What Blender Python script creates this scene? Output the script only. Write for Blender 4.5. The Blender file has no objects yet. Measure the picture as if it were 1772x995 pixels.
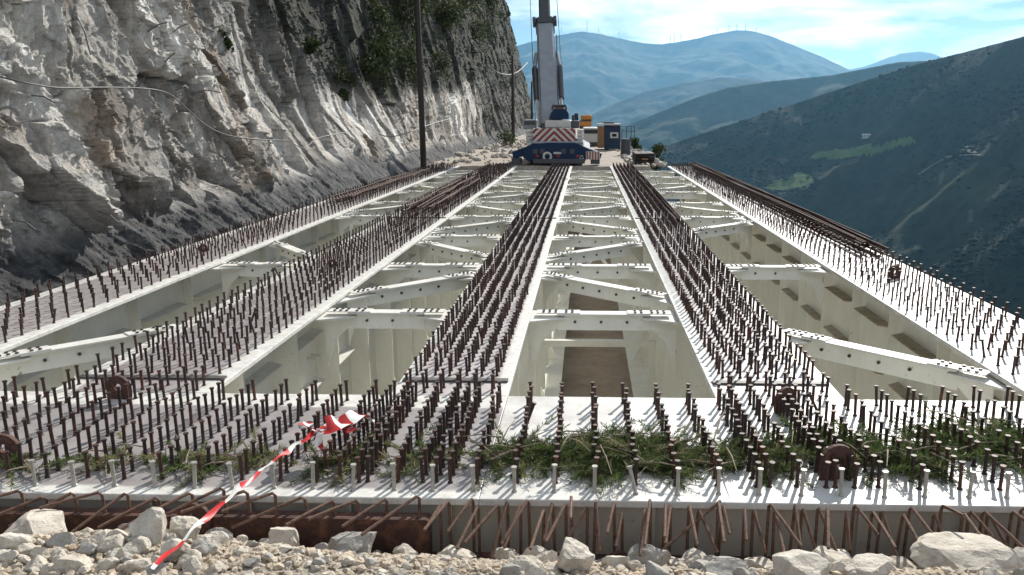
import bpy, math, random
import numpy as np
from mathutils import Vector, Matrix
random.seed(7); rng = np.random.default_rng(7)
R = math.radians
S = bpy.context.scene
COL = S.collection

# ------------------------------------------------------------------ camera, sky, sun, exposure
F, PX, PY = 1390.0, 973.0, 497.5           # focal length and principal point in photo pixels (1772 x 995)
YAW, PITCH, CAMH = R(1.7), R(12.1), 2.2
cam = bpy.data.objects.new('camera', bpy.data.cameras.new('camera')); COL.objects.link(cam)
cam.location = (0, 0, CAMH); cam.rotation_euler = (R(90) - PITCH, 0, YAW)
cam.data.sensor_width = 36; cam.data.lens = F / 1772 * 36
cam.data.shift_x = (886 - PX) / 1772
cam.data.clip_start = 0.1; cam.data.clip_end = 60000
S.camera = cam

SUN_AZ, SUN_EL = R(23), R(33)               # azimuth clockwise from +Y
sund = Vector((math.sin(SUN_AZ) * math.cos(SUN_EL), math.cos(SUN_AZ) * math.cos(SUN_EL), math.sin(SUN_EL)))
sl = bpy.data.lights.new('sun', 'SUN'); sl.energy = 5.0; sl.angle = R(0.53); sl.color = (1, .95, .87)
so = bpy.data.objects.new('sun', sl); COL.objects.link(so)
so.rotation_euler = (-sund).to_track_quat('-Z', 'Y').to_euler(); so.location = (0, 0, 60)

w = bpy.data.worlds.new('World'); S.world = w; w.use_nodes = True
nt = w.node_tree; nt.nodes.clear(); N = nt.nodes.new; L = nt.links.new
sky = N('ShaderNodeTexSky'); sky.sky_type = 'NISHITA'; sky.sun_disc = False
sky.sun_elevation = SUN_EL; sky.sun_rotation = SUN_AZ; sky.altitude = 1500
sky.air_density = 1.0; sky.dust_density = 0.2; sky.ozone_density = 1.8
bg1 = N('ShaderNodeBackground'); bg1.inputs[1].default_value = 0.05; L(sky.outputs[0], bg1.inputs[0])
tc = N('ShaderNodeTexCoord'); sep = N('ShaderNodeSeparateXYZ'); L(tc.outputs['Generated'], sep.inputs[0])
def wm(op, a, b):
    n = N('ShaderNodeMath'); n.operation = op
    for i, v in enumerate((a, b)):
        if isinstance(v, (int, float)): n.inputs[i].default_value = v
        else: L(v, n.inputs[i])
    return n.outputs[0]
zz = wm('ADD', wm('MAXIMUM', sep.outputs[2], 0.0), 0.16)
cmb = N('ShaderNodeCombineXYZ'); L(wm('DIVIDE', sep.outputs[0], zz), cmb.inputs[0]); L(wm('DIVIDE', sep.outputs[1], zz), cmb.inputs[1])
cn = N('ShaderNodeTexNoise'); cn.inputs['Scale'].default_value = 1.1; cn.inputs['Detail'].default_value = 9
cn.inputs['Roughness'].default_value = 0.55; cn.inputs['Distortion'].default_value = 0.35
mp = N('ShaderNodeMapping'); mp.inputs['Location'].default_value = (12.5, 8.1, 0); L(cmb.outputs[0], mp.inputs[0]); L(mp.outputs[0], cn.inputs[0])
cr = N('ShaderNodeValToRGB'); cr.color_ramp.elements[0].position = 0.43; cr.color_ramp.elements[1].position = 0.55
L(cn.outputs[0], cr.inputs[0])
bg2 = N('ShaderNodeBackground'); bg2.inputs[0].default_value = (.93, .97, 1, 1); bg2.inputs[1].default_value = 1.08
cn2 = N('ShaderNodeTexNoise'); cn2.inputs['Scale'].default_value = 2.3; cn2.inputs['Detail'].default_value = 7; L(mp.outputs[0], cn2.inputs[0])
cr2 = N('ShaderNodeValToRGB'); cr2.color_ramp.elements[0].position = 0.36; cr2.color_ramp.elements[1].position = 0.56
cr2.color_ramp.elements[0].color = (.50, .60, .70, 1); cr2.color_ramp.elements[1].color = (1, 1, 1, 1); L(cn2.outputs[0], cr2.inputs[0]); L(cr2.outputs[0], bg2.inputs[0])
mxs = N('ShaderNodeMixShader'); L(wm('MULTIPLY', cr.outputs[0], 0.9), mxs.inputs[0]); L(bg1.outputs[0], mxs.inputs[1]); L(bg2.outputs[0], mxs.inputs[2])
wo = N('ShaderNodeOutputWorld'); L(mxs.outputs[0], wo.inputs[0])

S.view_settings.view_transform = 'Standard'; S.view_settings.look = 'None'
S.view_settings.gamma = 1; S.view_settings.use_curve_mapping = False
S.view_settings.exposure = 0.45
try:
    S.cycles.use_denoising = True
    S.cycles.max_bounces = 10; S.cycles.diffuse_bounces = 6; S.cycles.volume_bounces = 1
    S.cycles.caustics_reflective = False; S.cycles.caustics_refractive = False
    S.cycles.sample_clamp_indirect = 6
except Exception: pass

# ------------------------------------------------------------------ finding places: photo pixel -> point of the place
fwd = np.array([-math.sin(YAW) * math.cos(PITCH), math.cos(YAW) * math.cos(PITCH), -math.sin(PITCH)])
rgt = np.array([math.cos(YAW), math.sin(YAW), 0.0]); upv = np.cross(rgt, fwd)
C0 = np.array([0, 0, CAMH])
def ray(px, py): return fwd + (px - PX) / F * rgt + (PY - py) / F * upv
def onz(px, py, z):
    d = ray(px, py); return C0 + d * ((z - CAMH) / d[2])
def ony(px, py, y):
    d = ray(px, py); return C0 + d * (y / d[1])
def proj(P):
    P = np.asarray(P, float) - C0
    dz = P @ fwd
    dz = np.where(np.abs(dz) < 1e-6, 1e-6, dz)
    return PX + F * (P @ rgt) / dz, PY - F * (P @ upv) / dz, dz

# ------------------------------------------------------------------ noise
def hsh(ix, iy, iz=0, seed=0):
    h = (ix.astype(np.int64) * 374761393 + iy.astype(np.int64) * 668265263 + np.int64(seed) * 974711 + np.asarray(iz, np.int64) * 2246822519) & 0xffffffff
    h = ((h ^ (h >> 13)) * 1274126177) & 0xffffffff
    h = ((h ^ (h >> 16)) * 2246822519) & 0xffffffff
    return ((h ^ (h >> 15)) & 0xffffff) / float(0x1000000)
def vn(x, y, seed=0):
    ix, iy = np.floor(x), np.floor(y); fx, fy = x - ix, y - iy
    fx = fx * fx * fx * (fx * (fx * 6 - 15) + 10); fy = fy * fy * fy * (fy * (fy * 6 - 15) + 10)
    a, b, c, d = hsh(ix, iy, 0, seed), hsh(ix + 1, iy, 0, seed), hsh(ix, iy + 1, 0, seed), hsh(ix + 1, iy + 1, 0, seed)
    return ((a * (1 - fx) + b * fx) * (1 - fy) + (c * (1 - fx) + d * fx) * fy) * 2 - 1
def fbm(x, y, o=5, seed=0, g=.5):
    x = np.asarray(x, float); y = np.asarray(y, float); s = 0; a = 1; t = 0
    for i in range(o):
        s = s + a * vn(x, y, seed + i * 17); t += a; a *= g
        x, y = x * 1.6 - y * 1.2 + 3.1, x * 1.2 + y * 1.6 - 7.7
    return s / t
def facet(u, v, cell, seed, more=False):
    """Voronoi cells, each a tilted plane: blocky broken-rock relief in about -1..1, and the distance to the cell joint"""
    u = np.asarray(u, float) / cell; v = np.asarray(v, float) / cell
    iu, iv = np.floor(u), np.floor(v)
    f1 = np.full(u.shape, 9.0); f2 = f1.copy(); h = np.zeros(u.shape); tn = np.zeros(u.shape)
    for a in (-1, 0, 1):
        for b in (-1, 0, 1):
            cu, cv = iu + a, iv + b
            pu = cu + hsh(cu, cv, 1, seed); pv = cv + hsh(cu, cv, 2, seed)
            d = np.hypot(u - pu, v - pv)
            hh = (hsh(cu, cv, 3, seed) * 2 - 1) * .7 + (hsh(cu, cv, 4, seed) * 2 - 1) * (u - pu) * 1.1 + (hsh(cu, cv, 5, seed) * 2 - 1) * (v - pv) * 1.1
            c = d < f1
            f2 = np.where(c, f1, np.minimum(f2, d)); h = np.where(c, hh, h); tn = np.where(c, hsh(cu, cv, 6, seed), tn); f1 = np.where(c, d, f1)
    return (h, f2 - f1, f1, tn) if more else (h, f2 - f1)
def sst(a, b, x):
    t = np.clip((np.asarray(x, float) - a) / (b - a), 0, 1); return t * t * (3 - 2 * t)

# ------------------------------------------------------------------ objects
def npmesh(name, v, f, smooth=False):
    v = np.asarray(v, np.float32); f = np.asarray(f, np.int32); k = f.shape[1]
    me = bpy.data.meshes.new(name)
    me.vertices.add(len(v)); me.vertices.foreach_set('co', v.ravel())
    me.loops.add(f.size); me.loops.foreach_set('vertex_index', f.ravel())
    me.polygons.add(len(f)); me.polygons.foreach_set('loop_start', np.arange(0, f.size, k, dtype=np.int32))
    try: me.polygons.foreach_set('loop_total', np.full(len(f), k, np.int32))
    except Exception: pass
    me.update(calc_edges=True); me.validate()
    me.polygons.foreach_set('use_smooth', np.full(len(f), smooth)); 
    return me
def link(name, me, m=None, parent=None, loc=None):
    """one mesh object; a child's geometry is in the place's own coordinates unless loc is given"""
    o = bpy.data.objects.new(name, me); COL.objects.link(o)
    if m is not None and len(me.materials) == 0: me.materials.append(m)
    if parent is not None:
        o.parent = parent
        base = Vector((0, 0, 0)); p = parent
        while p is not None: base += p.location; p = p.parent
        o.location = (Vector(loc) if loc is not None else Vector((0, 0, 0))) - base
    elif loc is not None: o.location = loc
    return o
def tag(o, label, cat, group=None):
    o['label'] = label; o['category'] = cat
    if group: o['group'] = group
    return o
def thing(name, label, cat, loc=(0, 0, 0), group=None):
    o = bpy.data.objects.new(name, None); COL.objects.link(o); o.location = loc; o.empty_display_size = .2
    return tag(o, label, cat, group)
def kind(o, k): o['kind'] = k; return o

class MB:
    def __init__(s): s.v = []; s.f = []
    def add(s, vs, fs):
        b = len(s.v); s.v += [tuple(map(float, p)) for p in vs]; s.f += [tuple(i + b for i in q) for q in fs]; return s
    def box(s, x0, x1, y0, y1, z0, z1):
        return s.add([(x0, y0, z0), (x1, y0, z0), (x1, y1, z0), (x0, y1, z0), (x0, y0, z1), (x1, y0, z1), (x1, y1, z1), (x0, y1, z1)],
                     [(0, 3, 2, 1), (4, 5, 6, 7), (0, 1, 5, 4), (1, 2, 6, 5), (2, 3, 7, 6), (3, 0, 4, 7)])
    def hexa(s, p): return s.add(p, [(0, 3, 2, 1), (4, 5, 6, 7), (0, 1, 5, 4), (1, 2, 6, 5), (2, 3, 7, 6), (3, 0, 4, 7)])
    def prism(s, poly, ext):
        """extrude a polygon of 3-D points by the vector ext"""
        n = len(poly); e = np.array(ext, float); p = [np.array(q, float) for q in poly]
        return s.add(p + [q + e for q in p], [tuple(range(n))[::-1], tuple(range(n, 2 * n))] + [(i, (i + 1) % n, n + (i + 1) % n, n + i) for i in range(n)])
    def tube(s, pts, r, n=8, cap=True):
        pts = [np.array(p, float) for p in pts]; m = len(pts)
        rs = r if hasattr(r, '__len__') else [r] * m
        rings = []; u = None
        for i, p in enumerate(pts):
            t = pts[min(i + 1, m - 1)] - pts[max(i - 1, 0)]; t = t / (np.linalg.norm(t) + 1e-12)
            if u is None:
                u = np.cross(t, (0, 0, 1) if abs(t[2]) < .9 else (1, 0, 0))
            u = u - t * (u @ t); u /= np.linalg.norm(u) + 1e-12; q = np.cross(t, u)
            rings += [p + rs[i] * (math.cos(2 * math.pi * k / n) * u + math.sin(2 * math.pi * k / n) * q) for k in range(n)]
        fs = [(i * n + k, i * n + (k + 1) % n, (i + 1) * n + (k + 1) % n, (i + 1) * n + k) for i in range(m - 1) for k in range(n)]
        if cap: fs += [tuple(range(n))[::-1], tuple((m - 1) * n + k for k in range(n))]
        return s.add(rings, fs)
    def bar(s, a, b, wd, th, up=(0, 0, 1)):
        """flat bar from a to b: wide across, thick along up, top face through a-b"""
        a = np.array(a, float); b = np.array(b, float); t = (b - a) / np.linalg.norm(b - a)
        sd = np.cross(t, up); sd /= np.linalg.norm(sd); uu = np.cross(sd, t)
        q = [a - sd * wd / 2 - uu * th, a + sd * wd / 2 - uu * th, b + sd * wd / 2 - uu * th, b - sd * wd / 2 - uu * th]
        return s.hexa(q + [p + uu * th for p in q])
    def mesh(s, name, smooth=False):
        me = bpy.data.meshes.new(name); me.from_pydata(s.v, [], s.f); me.update()
        if smooth: me.polygons.foreach_set('use_smooth', [True] * len(me.polygons))
        return me
    def build(s, name, m, parent=None, smooth=False, bevel=0, loc=None):
        o = link(name, s.mesh(name, smooth), m, parent, loc)
        if bevel:
            b = o.modifiers.new('bevel', 'BEVEL'); b.width = bevel; b.segments = 2; b.limit_method = 'ANGLE'
        return o

# ------------------------------------------------------------------ materials
def newmat(name):
    m = bpy.data.materials.new(name); m.use_nodes = True
    t = m.node_tree; return m, t, t.nodes['Principled BSDF']
def rgb(c): return (c[0], c[1], c[2], 1)
def ramp(t, fac, stops):
    n = t.nodes.new('ShaderNodeValToRGB'); e = n.color_ramp.elements
    while len(e) < len(stops): e.new(.5)
    for k, (p, c) in enumerate(stops): e[k].position = p; e[k].color = rgb(c) if hasattr(c, '__len__') else (c, c, c, 1)
    t.links.new(fac, n.inputs[0]); return n.outputs[0]
def noise(t, scale, detail=6, rough=.6, vec=None, stretch=None, dist=0):
    n = t.nodes.new('ShaderNodeTexNoise'); n.inputs['Scale'].default_value = scale; n.inputs['Detail'].default_value = detail
    n.inputs['Roughness'].default_value = rough; n.inputs['Distortion'].default_value = dist
    if vec is None:
        g = t.nodes.new('ShaderNodeNewGeometry'); vec = g.outputs['Position']
    if stretch:
        mpn = t.nodes.new('ShaderNodeMapping'); mpn.inputs['Scale'].default_value = stretch; t.links.new(vec, mpn.inputs[0]); vec = mpn.outputs[0]
    t.links.new(vec, n.inputs['Vector']); return n.outputs[0]
def mix(t, fac, a, b, mode='MIX'):
    n = t.nodes.new('ShaderNodeMix'); n.data_type = 'RGBA'; n.blend_type = mode
    if isinstance(fac, (int, float)): n.inputs[0].default_value = fac
    else: t.links.new(fac, n.inputs[0])
    for i, c in ((6, a), (7, b)):
        if hasattr(c, '__len__'): n.inputs[i].default_value = rgb(c)
        else: t.links.new(c, n.inputs[i])
    return n.outputs[2]
def bump(t, bs, h, strength=.4, dist=.02):
    b = t.nodes.new('ShaderNodeBump'); b.inputs['Strength'].default_value = strength; b.inputs['Distance'].default_value = dist
    t.links.new(h, b.inputs['Height']); t.links.new(b.outputs[0], bs.inputs['Normal'])
def attr(t, name, ch=None):
    a = t.nodes.new('ShaderNodeAttribute'); a.attribute_name = name
    if ch is None: return a.outputs['Color']
    s_ = t.nodes.new('ShaderNodeSeparateColor'); t.links.new(a.outputs['Color'], s_.inputs[0]); return s_.outputs[ch]
def simple(name, c1, c2=None, scale=6, rough=.6, metal=0, lo=.35, hi=.65, bmp=0, bscale=40, spec=.5, stretch=None, c3=None, bdist=.01):
    m, t, b = newmat(name); b.inputs['Roughness'].default_value = rough; b.inputs['Metallic'].default_value = metal
    b.inputs['Specular IOR Level'].default_value = spec
    if c2 is None: c2 = tuple(x * .8 for x in c1)
    stops = [(lo, c1), (hi, c2)] if c3 is None else [(lo, c1), ((lo + hi) / 2, c2), (hi, c3)]
    t.links.new(ramp(t, noise(t, scale, 7, .65, None, stretch), stops), b.inputs['Base Color'])
    if bmp: bump(t, b, noise(t, bscale, 5, .6), bmp, bdist)
    return m

M = {}
def paint(name, c, dirt, rough=.45):
    m, t, b = newmat(name); b.inputs['Roughness'].default_value = rough
    n1 = ramp(t, noise(t, 2.2, 8, .7, None, (1, 1, .35)), [(.42, 0), (.75, 1)])
    n2 = ramp(t, noise(t, 23, 6, .7), [(.60, 0), (.74, 1)])
    c1 = mix(t, n1, c, dirt); c2 = mix(t, n2, c1, tuple(x * .55 for x in dirt))
    rs = ramp(t, noise(t, 7, 9, .75, None, (1, 1, .25)), [(.66, 0), (.75, .55)]); c2 = mix(t, rs, c2, (.28, .17, .10))
    t.links.new(c2, b.inputs['Base Color']); return m
M['cream'] = paint('cream_green_paint', (.83, .825, .76), (.71, .70, .63))
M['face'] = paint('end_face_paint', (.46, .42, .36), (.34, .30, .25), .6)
M['white'] = paint('white_grey_paint', (.70, .69, .64), (.50, .48, .43), .5)
# flange: white margins, mauve red-oxide primer between; patchy
def flange_mat(name, axis, e0, e1, primer, primer2, amount=1.0):
    m, t, b = newmat(name); b.inputs['Roughness'].default_value = .42
    tcn = t.nodes.new('ShaderNodeTexCoord'); sp = t.nodes.new('ShaderNodeSeparateXYZ'); t.links.new(tcn.outputs['Generated'], sp.inputs[0])
    n = t.nodes.new('ShaderNodeMath'); n.operation = 'ADD'
    wob = t.nodes.new('ShaderNodeMath'); wob.operation = 'MULTIPLY_ADD'; t.links.new(noise(t, 5, 5), wob.inputs[0]); wob.inputs[1].default_value = .06; wob.inputs[2].default_value = -.03
    t.links.new(sp.outputs[axis], n.inputs[0]); t.links.new(wob.outputs[0], n.inputs[1])
    msk = ramp(t, n.outputs[0], [(e0 - .01, 0), (e0 + .01, amount), (e1 - .01, amount), (e1 + .01, 0)])
    pr = ramp(t, noise(t, 3.5, 8, .7), [(.35, primer), (.65, primer2)])
    wh = ramp(t, noise(t, 9, 7, .7), [(.4, (.70, .69, .65)), (.72, (.47, .45, .41))])
    c = mix(t, msk, wh, pr); sp2 = ramp(t, noise(t, 60, 4, .7), [(.58, 0), (.68, .6)])
    t.links.new(mix(t, sp2, c, (.17, .11, .09)), b.inputs['Base Color'])
    rr = t.nodes.new('ShaderNodeMapRange'); t.links.new(noise(t, 12, 4), rr.inputs[0]); rr.inputs[3].default_value = .32; rr.inputs[4].default_value = .6
    t.links.new(rr.outputs[0], b.inputs['Roughness'])
    return m
M['flange'] = flange_mat('flange_primer', 0, .13, .87, (.36, .335, .33), (.27, .24, .235))
M['flange_pale'] = flange_mat('flange_pale_primer', 0, .11, .89, (.50, .46, .45), (.38, .335, .33))
M['endplate'] = flange_mat('end_plate_primer', 1, .06, .84, (.34, .32, .318), (.25, .225, .223))
M['endplate_white'] = paint('end_plate_white', (.64, .63, .60), (.40, .37, .33), .45)
M['stud'] = simple('rusty_stud', (.045, .025, .021), (.028, .018, .016), 30, .6, .2, c3=(.10, .042, .03))
def vary(m, cols):
    t = m.node_tree; b = t.nodes['Principled BSDF']; src = b.inputs['Base Color'].links[0].from_socket
    oi = t.nodes.new('ShaderNodeObjectInfo'); t.links.new(mix(t, .8, src, ramp(t, oi.outputs['Random'], cols), 'MULTIPLY'), b.inputs['Base Color'])
vary(M['stud'], [(0, (.6, .6, .65)), (.4, (1, 1, 1)), (.75, (1.3, 1.0, .85)), (1, (1.9, 1.3, 1.0))])
M['stud_pale'] = simple('galvanised_stud', (.42, .41, .37), (.30, .28, .25), 30, .5, .2)
M['rust'] = simple('rust', (.10, .042, .028), (.055, .026, .02), 9, .8, 0, c3=(.16, .07, .04), bmp=.3, bscale=80)
M['rebar'] = simple('rusty_rebar', (.085, .042, .03), (.17, .095, .062), 25, .8, 0, c3=(.045, .028, .024), bmp=.4, bscale=120)
M['old_rebar'] = simple('dark_rusty_rebar', (.05, .024, .018), (.085, .038, .026), 20, .85, 0, c3=(.03, .018, .015))
M['bolt'] = simple('dark_bolt', (.06, .055, .05), (.11, .10, .09), 30, .5, .5)
M['strip'] = simple('dark_grey_strip', (.09, .085, .08), (.055, .05, .048), 8, .6)
M['shade_brown'] = simple('shade_brown_stiffener', (.36, .30, .22), (.55, .50, .40), 6, .8)  # brown stands in for the shade on the valley-side girder's shelves
M['black'] = simple('black_rubber', (.02, .02, .02), (.035, .034, .033), 8, .7)
M['pole'] = simple('tarred_pole', (.045, .036, .030), (.025, .02, .018), 8, .8, bmp=.4, bscale=30, stretch=(1, 1, .1))
M['cable'] = simple('pale_hose', (.22, .215, .205), (.15, .145, .14), 5, .6)
M['cable_grey'] = simple('grey_hose', (.055, .055, .055), (.10, .10, .098), 5, .6)
M['cable_dark'] = simple('dark_hose', (.05, .05, .052), (.09, .09, .09), 5, .5)
M['navy'] = simple('navy_paint', (.008, .026, .075), (.013, .034, .08), 3, .6, spec=.2)
M['crane_grey'] = simple('crane_grey_paint', (.30, .33, .37), (.24, .27, .31), 3, .4)
M['crane_dark'] = simple('crane_dark_paint', (.04, .045, .055), (.06, .065, .075), 3, .4)
M['off_white'] = simple('off_white_paint', (.60, .59, .56), (.48, .47, .44), 4, .5)
M['red'] = simple('red_paint', (.26, .025, .022), (.19, .02, .02), 6, .5)
M['orange'] = simple('orange_paint', (.55, .22, .03), (.42, .17, .03), 3, .45)
M['booth'] = simple('booth_blue', (.022, .042, .08), (.03, .05, .085), 3, .6, spec=.2)
M['booth_brown'] = simple('booth_brown', (.27, .15, .07), (.20, .11, .05), 5, .7)
M['glass'] = simple('dark_glass', (.015, .02, .025), (.02, .025, .03), 3, .1)
M['tape_red'] = simple('tape_red', (.62, .03, .03), (.5, .03, .03), 12, .35)
M['tape_white'] = simple('tape_white', (.78, .76, .74), (.66, .63, .60), 12, .35)
M['bark'] = simple('twig_bark', (.30, .24, .18), (.16, .12, .085), 14, .85)
M['turbine'] = simple('turbine_white', (.7, .7, .7), (.66, .66, .66), 3, .5)
M['roof'] = simple('tile_roof', (.35, .16, .10), (.28, .13, .08), 3, .8)
def leafmat(name, a, b_, c):
    m, t, b = newmat(name); b.inputs['Roughness'].default_value = .7; b.inputs['Specular IOR Level'].default_value = .15
    g = t.nodes.new('ShaderNodeNewGeometry')
    isl = ramp(t, g.outputs['Random Per Island'], [(0, a), (.5, b_), (1, c)])
    t.links.new(isl, b.inputs['Base Color'])
    tr = t.nodes.new('ShaderNodeBsdfTranslucent'); t.links.new(isl, tr.inputs[0]); ms = t.nodes.new('ShaderNodeMixShader'); ms.inputs[0].default_value = .35
    out = t.nodes['Material Output']; t.links.new(b.outputs[0], ms.inputs[1]); t.links.new(tr.outputs[0], ms.inputs[2]); t.links.new(ms.outputs[0], out.inputs[0])
    return m
M['leaf'] = leafmat('cut_branch_leaf', (.04, .07, .019), (.078, .12, .031), (.16, .195, .07))
M['leaf_dry'] = leafmat('wilted_leaf', (.13, .16, .06), (.22, .22, .10), (.32, .29, .16))
M['leaf_dark'] = leafmat('shrub_leaf', (.016, .026, .010), (.032, .048, .017), (.065, .08, .03))
def stonemat(name, pal, sc=9):
    m, t, b = newmat(name); b.inputs['Roughness'].default_value = .85
    g = t.nodes.new('ShaderNodeNewGeometry')
    n0 = ramp(t, noise(t, sc, 8, .65), [(.32, pal[0]), (.5, pal[1]), (.68, pal[2])])
    isl = ramp(t, g.outputs['Random Per Island'], [(0, (.78, .75, .70)), (.5, (1.05, 1.02, .98)), (.8, (1.0, .90, .78)), (1, (.90, .92, .94))])
    c = mix(t, 1.0, n0, isl, 'MULTIPLY')
    pit = ramp(t, noise(t, sc * 7, 5, .7), [(.30, .55), (.45, 1)])
    t.links.new(mix(t, 1.0, c, pit, 'MULTIPLY'), b.inputs['Base Color'])
    bump(t, b, noise(t, sc * 5, 8, .7), .7, .015); return m
M['stone'] = stonemat('limestone', ((.42, .385, .335), (.58, .54, .48), (.72, .69, .63)))
M['stone_grey'] = stonemat('grey_limestone', ((.28, .27, .26), (.39, .38, .365), (.50, .48, .45)))
M['gravel'] = stonemat('gravel_stone', ((.40, .34, .27), (.55, .48, .39), (.66, .60, .52)), 30)
def dirtmat(name, a, b_, c, sc):
    m, t, b = newmat(name); b.inputs['Roughness'].default_value = .95
    t.links.new(ramp(t, noise(t, sc, 9, .7), [(.3, a), (.5, b_), (.7, c)]), b.inputs['Base Color']); bump(t, b, noise(t, sc * 6, 8, .7), .8, .05); return m
M['dirt'] = dirtmat('brown_earth', (.34, .265, .20), (.44, .355, .275), (.52, .44, .35), 1.5)
M['pale_dirt'] = dirtmat('pale_earth', (.24, .20, .165), (.33, .285, .24), (.42, .375, .32), 2.5)

# cliff rock: vertex masks (R sprayed concrete, G weathered and overgrown, B ochre seams)
m, t, b = newmat('cliff_rock'); b.inputs['Roughness'].default_value = .92; b.inputs['Specular IOR Level'].default_value = .2
fresh = ramp(t, noise(t, 1.2, 10, .74, None, (1, 1, .45), .5), [(.28, (.25, .235, .215)), (.41, (.48, .455, .42)), (.53, (.66, .635, .595)), (.65, (.87, .85, .815))])
och = ramp(t, noise(t, 3.2, 9, .7), [(.35, (.25, .18, .125)), (.65, (.46, .36, .26))])
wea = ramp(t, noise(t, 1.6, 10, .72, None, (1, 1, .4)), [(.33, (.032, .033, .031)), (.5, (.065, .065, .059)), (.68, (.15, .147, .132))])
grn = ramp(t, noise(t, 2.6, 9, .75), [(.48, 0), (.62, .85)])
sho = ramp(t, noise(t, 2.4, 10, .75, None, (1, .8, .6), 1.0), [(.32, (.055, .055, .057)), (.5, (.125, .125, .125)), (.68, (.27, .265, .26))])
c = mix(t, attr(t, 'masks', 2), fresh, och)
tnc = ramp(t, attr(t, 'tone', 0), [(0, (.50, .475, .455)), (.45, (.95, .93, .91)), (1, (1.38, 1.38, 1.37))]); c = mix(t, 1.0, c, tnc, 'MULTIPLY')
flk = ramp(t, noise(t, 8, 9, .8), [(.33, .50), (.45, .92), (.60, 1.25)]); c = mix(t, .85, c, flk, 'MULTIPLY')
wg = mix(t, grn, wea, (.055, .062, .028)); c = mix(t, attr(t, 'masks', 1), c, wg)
stn = ramp(t, noise(t, 3.0, 6, .6, None, (1, 1, .12)), [(.56, 0), (.70, .5)]); c = mix(t, stn, c, (.17, .165, .155))
c = mix(t, attr(t, 'masks', 0), c, sho); t.links.new(c, b.inputs['Base Color'])
bump(t, b, noise(t, 6, 14, .8), 1.0, .16); M['cliff'] = m
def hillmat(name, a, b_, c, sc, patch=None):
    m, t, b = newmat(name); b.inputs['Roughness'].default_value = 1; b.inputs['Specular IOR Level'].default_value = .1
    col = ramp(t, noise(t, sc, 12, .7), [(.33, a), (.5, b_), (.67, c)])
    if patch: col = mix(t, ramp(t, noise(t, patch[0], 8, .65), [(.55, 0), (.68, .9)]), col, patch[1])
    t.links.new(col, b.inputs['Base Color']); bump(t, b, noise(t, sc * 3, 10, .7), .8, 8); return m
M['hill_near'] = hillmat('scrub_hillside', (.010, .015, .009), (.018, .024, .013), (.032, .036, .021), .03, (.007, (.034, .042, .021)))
M['hill_mid'] = hillmat('wooded_ridge', (.018, .024, .013), (.028, .034, .018), (.045, .05, .03), .012)
M['hill_far'] = hillmat('bare_mountain', (.022, .027, .02), (.036, .04, .03), (.06, .06, .045), .006, (.0012, (.075, .075, .058)))
M['field'] = hillmat('meadow', (.055, .09, .025), (.08, .12, .035), (.11, .14, .055), .03)
M['road'] = hillmat('dirt_road', (.26, .23, .19), (.32, .29, .25), (.38, .34, .29), .05)
M['scrub'] = hillmat('dark_scrub', (.008, .012, .005), (.014, .020, .009), (.024, .030, .014), .08)
M['valley'] = hillmat('valley_ground', (.03, .04, .02), (.05, .055, .028), (.075, .075, .04), .01)

# ------------------------------------------------------------------ far terrain
kind(link('valley_floor', npmesh('valley_floor', [(-15000, -3000, -435), (15000, -3000, -435), (15000, 16000, -435), (-15000, 16000, -435)], [(0, 1, 2, 3)]), M['valley']), 'structure')
def ridge(name, pts, dist, zb, wf, wb, m, nc=320, nr=110, amp=30, sc=400, seed=1, shape=1.15, crest=.02):
    px = np.array([p[0] for p in pts], float); py = np.array([p[1] for p in pts], float)
    dd = np.interp(px, [d[0] for d in dist], [d[1] for d in dist]) if hasattr(dist, '__len__') else np.full(len(px), float(dist))
    q = np.linspace(px[0], px[-1], nc); qy = np.interp(q, px, py)
    for _ in range(4): qy[1:-1] = .25 * qy[:-2] + .5 * qy[1:-1] + .25 * qy[2:]
    qd = np.interp(q, px, dd)
    d = fwd[None] + ((q - PX) / F)[:, None] * rgt + ((PY - qy) / F)[:, None] * upv
    hor = np.hypot(d[:, 0], d[:, 1]); P = C0 + d * (qd / hor)[:, None]
    P[:, 2] += vn(q / 6.0, q * 0, seed) * crest * 60 * qd / 5000
    dirs = d[:, :2] / hor[:, None]
    tt = np.concatenate([-np.linspace(1, 0.04, 16) ** 1.3, np.linspace(0, 1, nr) ** 1.1])
    T, I = np.meshgrid(tt, np.arange(nc), indexing='ij')
    off = np.where(T >= 0, -T * wf, -T * wb)
    X = P[I, 0] + dirs[I, 0] * off; Y = P[I, 1] + dirs[I, 1] * off
    f = np.abs(T) ** (1 / shape)
    Z = P[I, 2] - (P[I, 2] - zb) * f
    env = np.clip(np.abs(T) * 8, 0, 1)
    rn = 1 - np.abs(fbm(X / sc, Y / sc, 5, seed)) * 2
    Z = Z + env * amp * (rn - .6) + env * amp * .35 * fbm(X / sc * 4, Y / sc * 4, 4, seed + 5)
    Z = np.maximum(Z, zb - 20)
    v = np.stack([X, Y, Z], -1).reshape(-1, 3); n = len(tt)
    a = (np.arange(n - 1)[:, None] * nc + np.arange(nc - 1)[None]).ravel()
    o = kind(link(name, npmesh(name, v, np.stack([a, a + nc, a + nc + 1, a + 1], -1), True), m), 'structure')
    return v, a, nc
ridge('distant_peak', [(1380, 150), (1430, 132), (1470, 120), (1500, 114), (1530, 102), (1560, 92), (1590, 89), (1612, 92), (1635, 101), (1680, 112), (1760, 128)], 12500, -420, 4000, 3000, M['hill_far'], 160, 60, 60, 900, 3)
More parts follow.
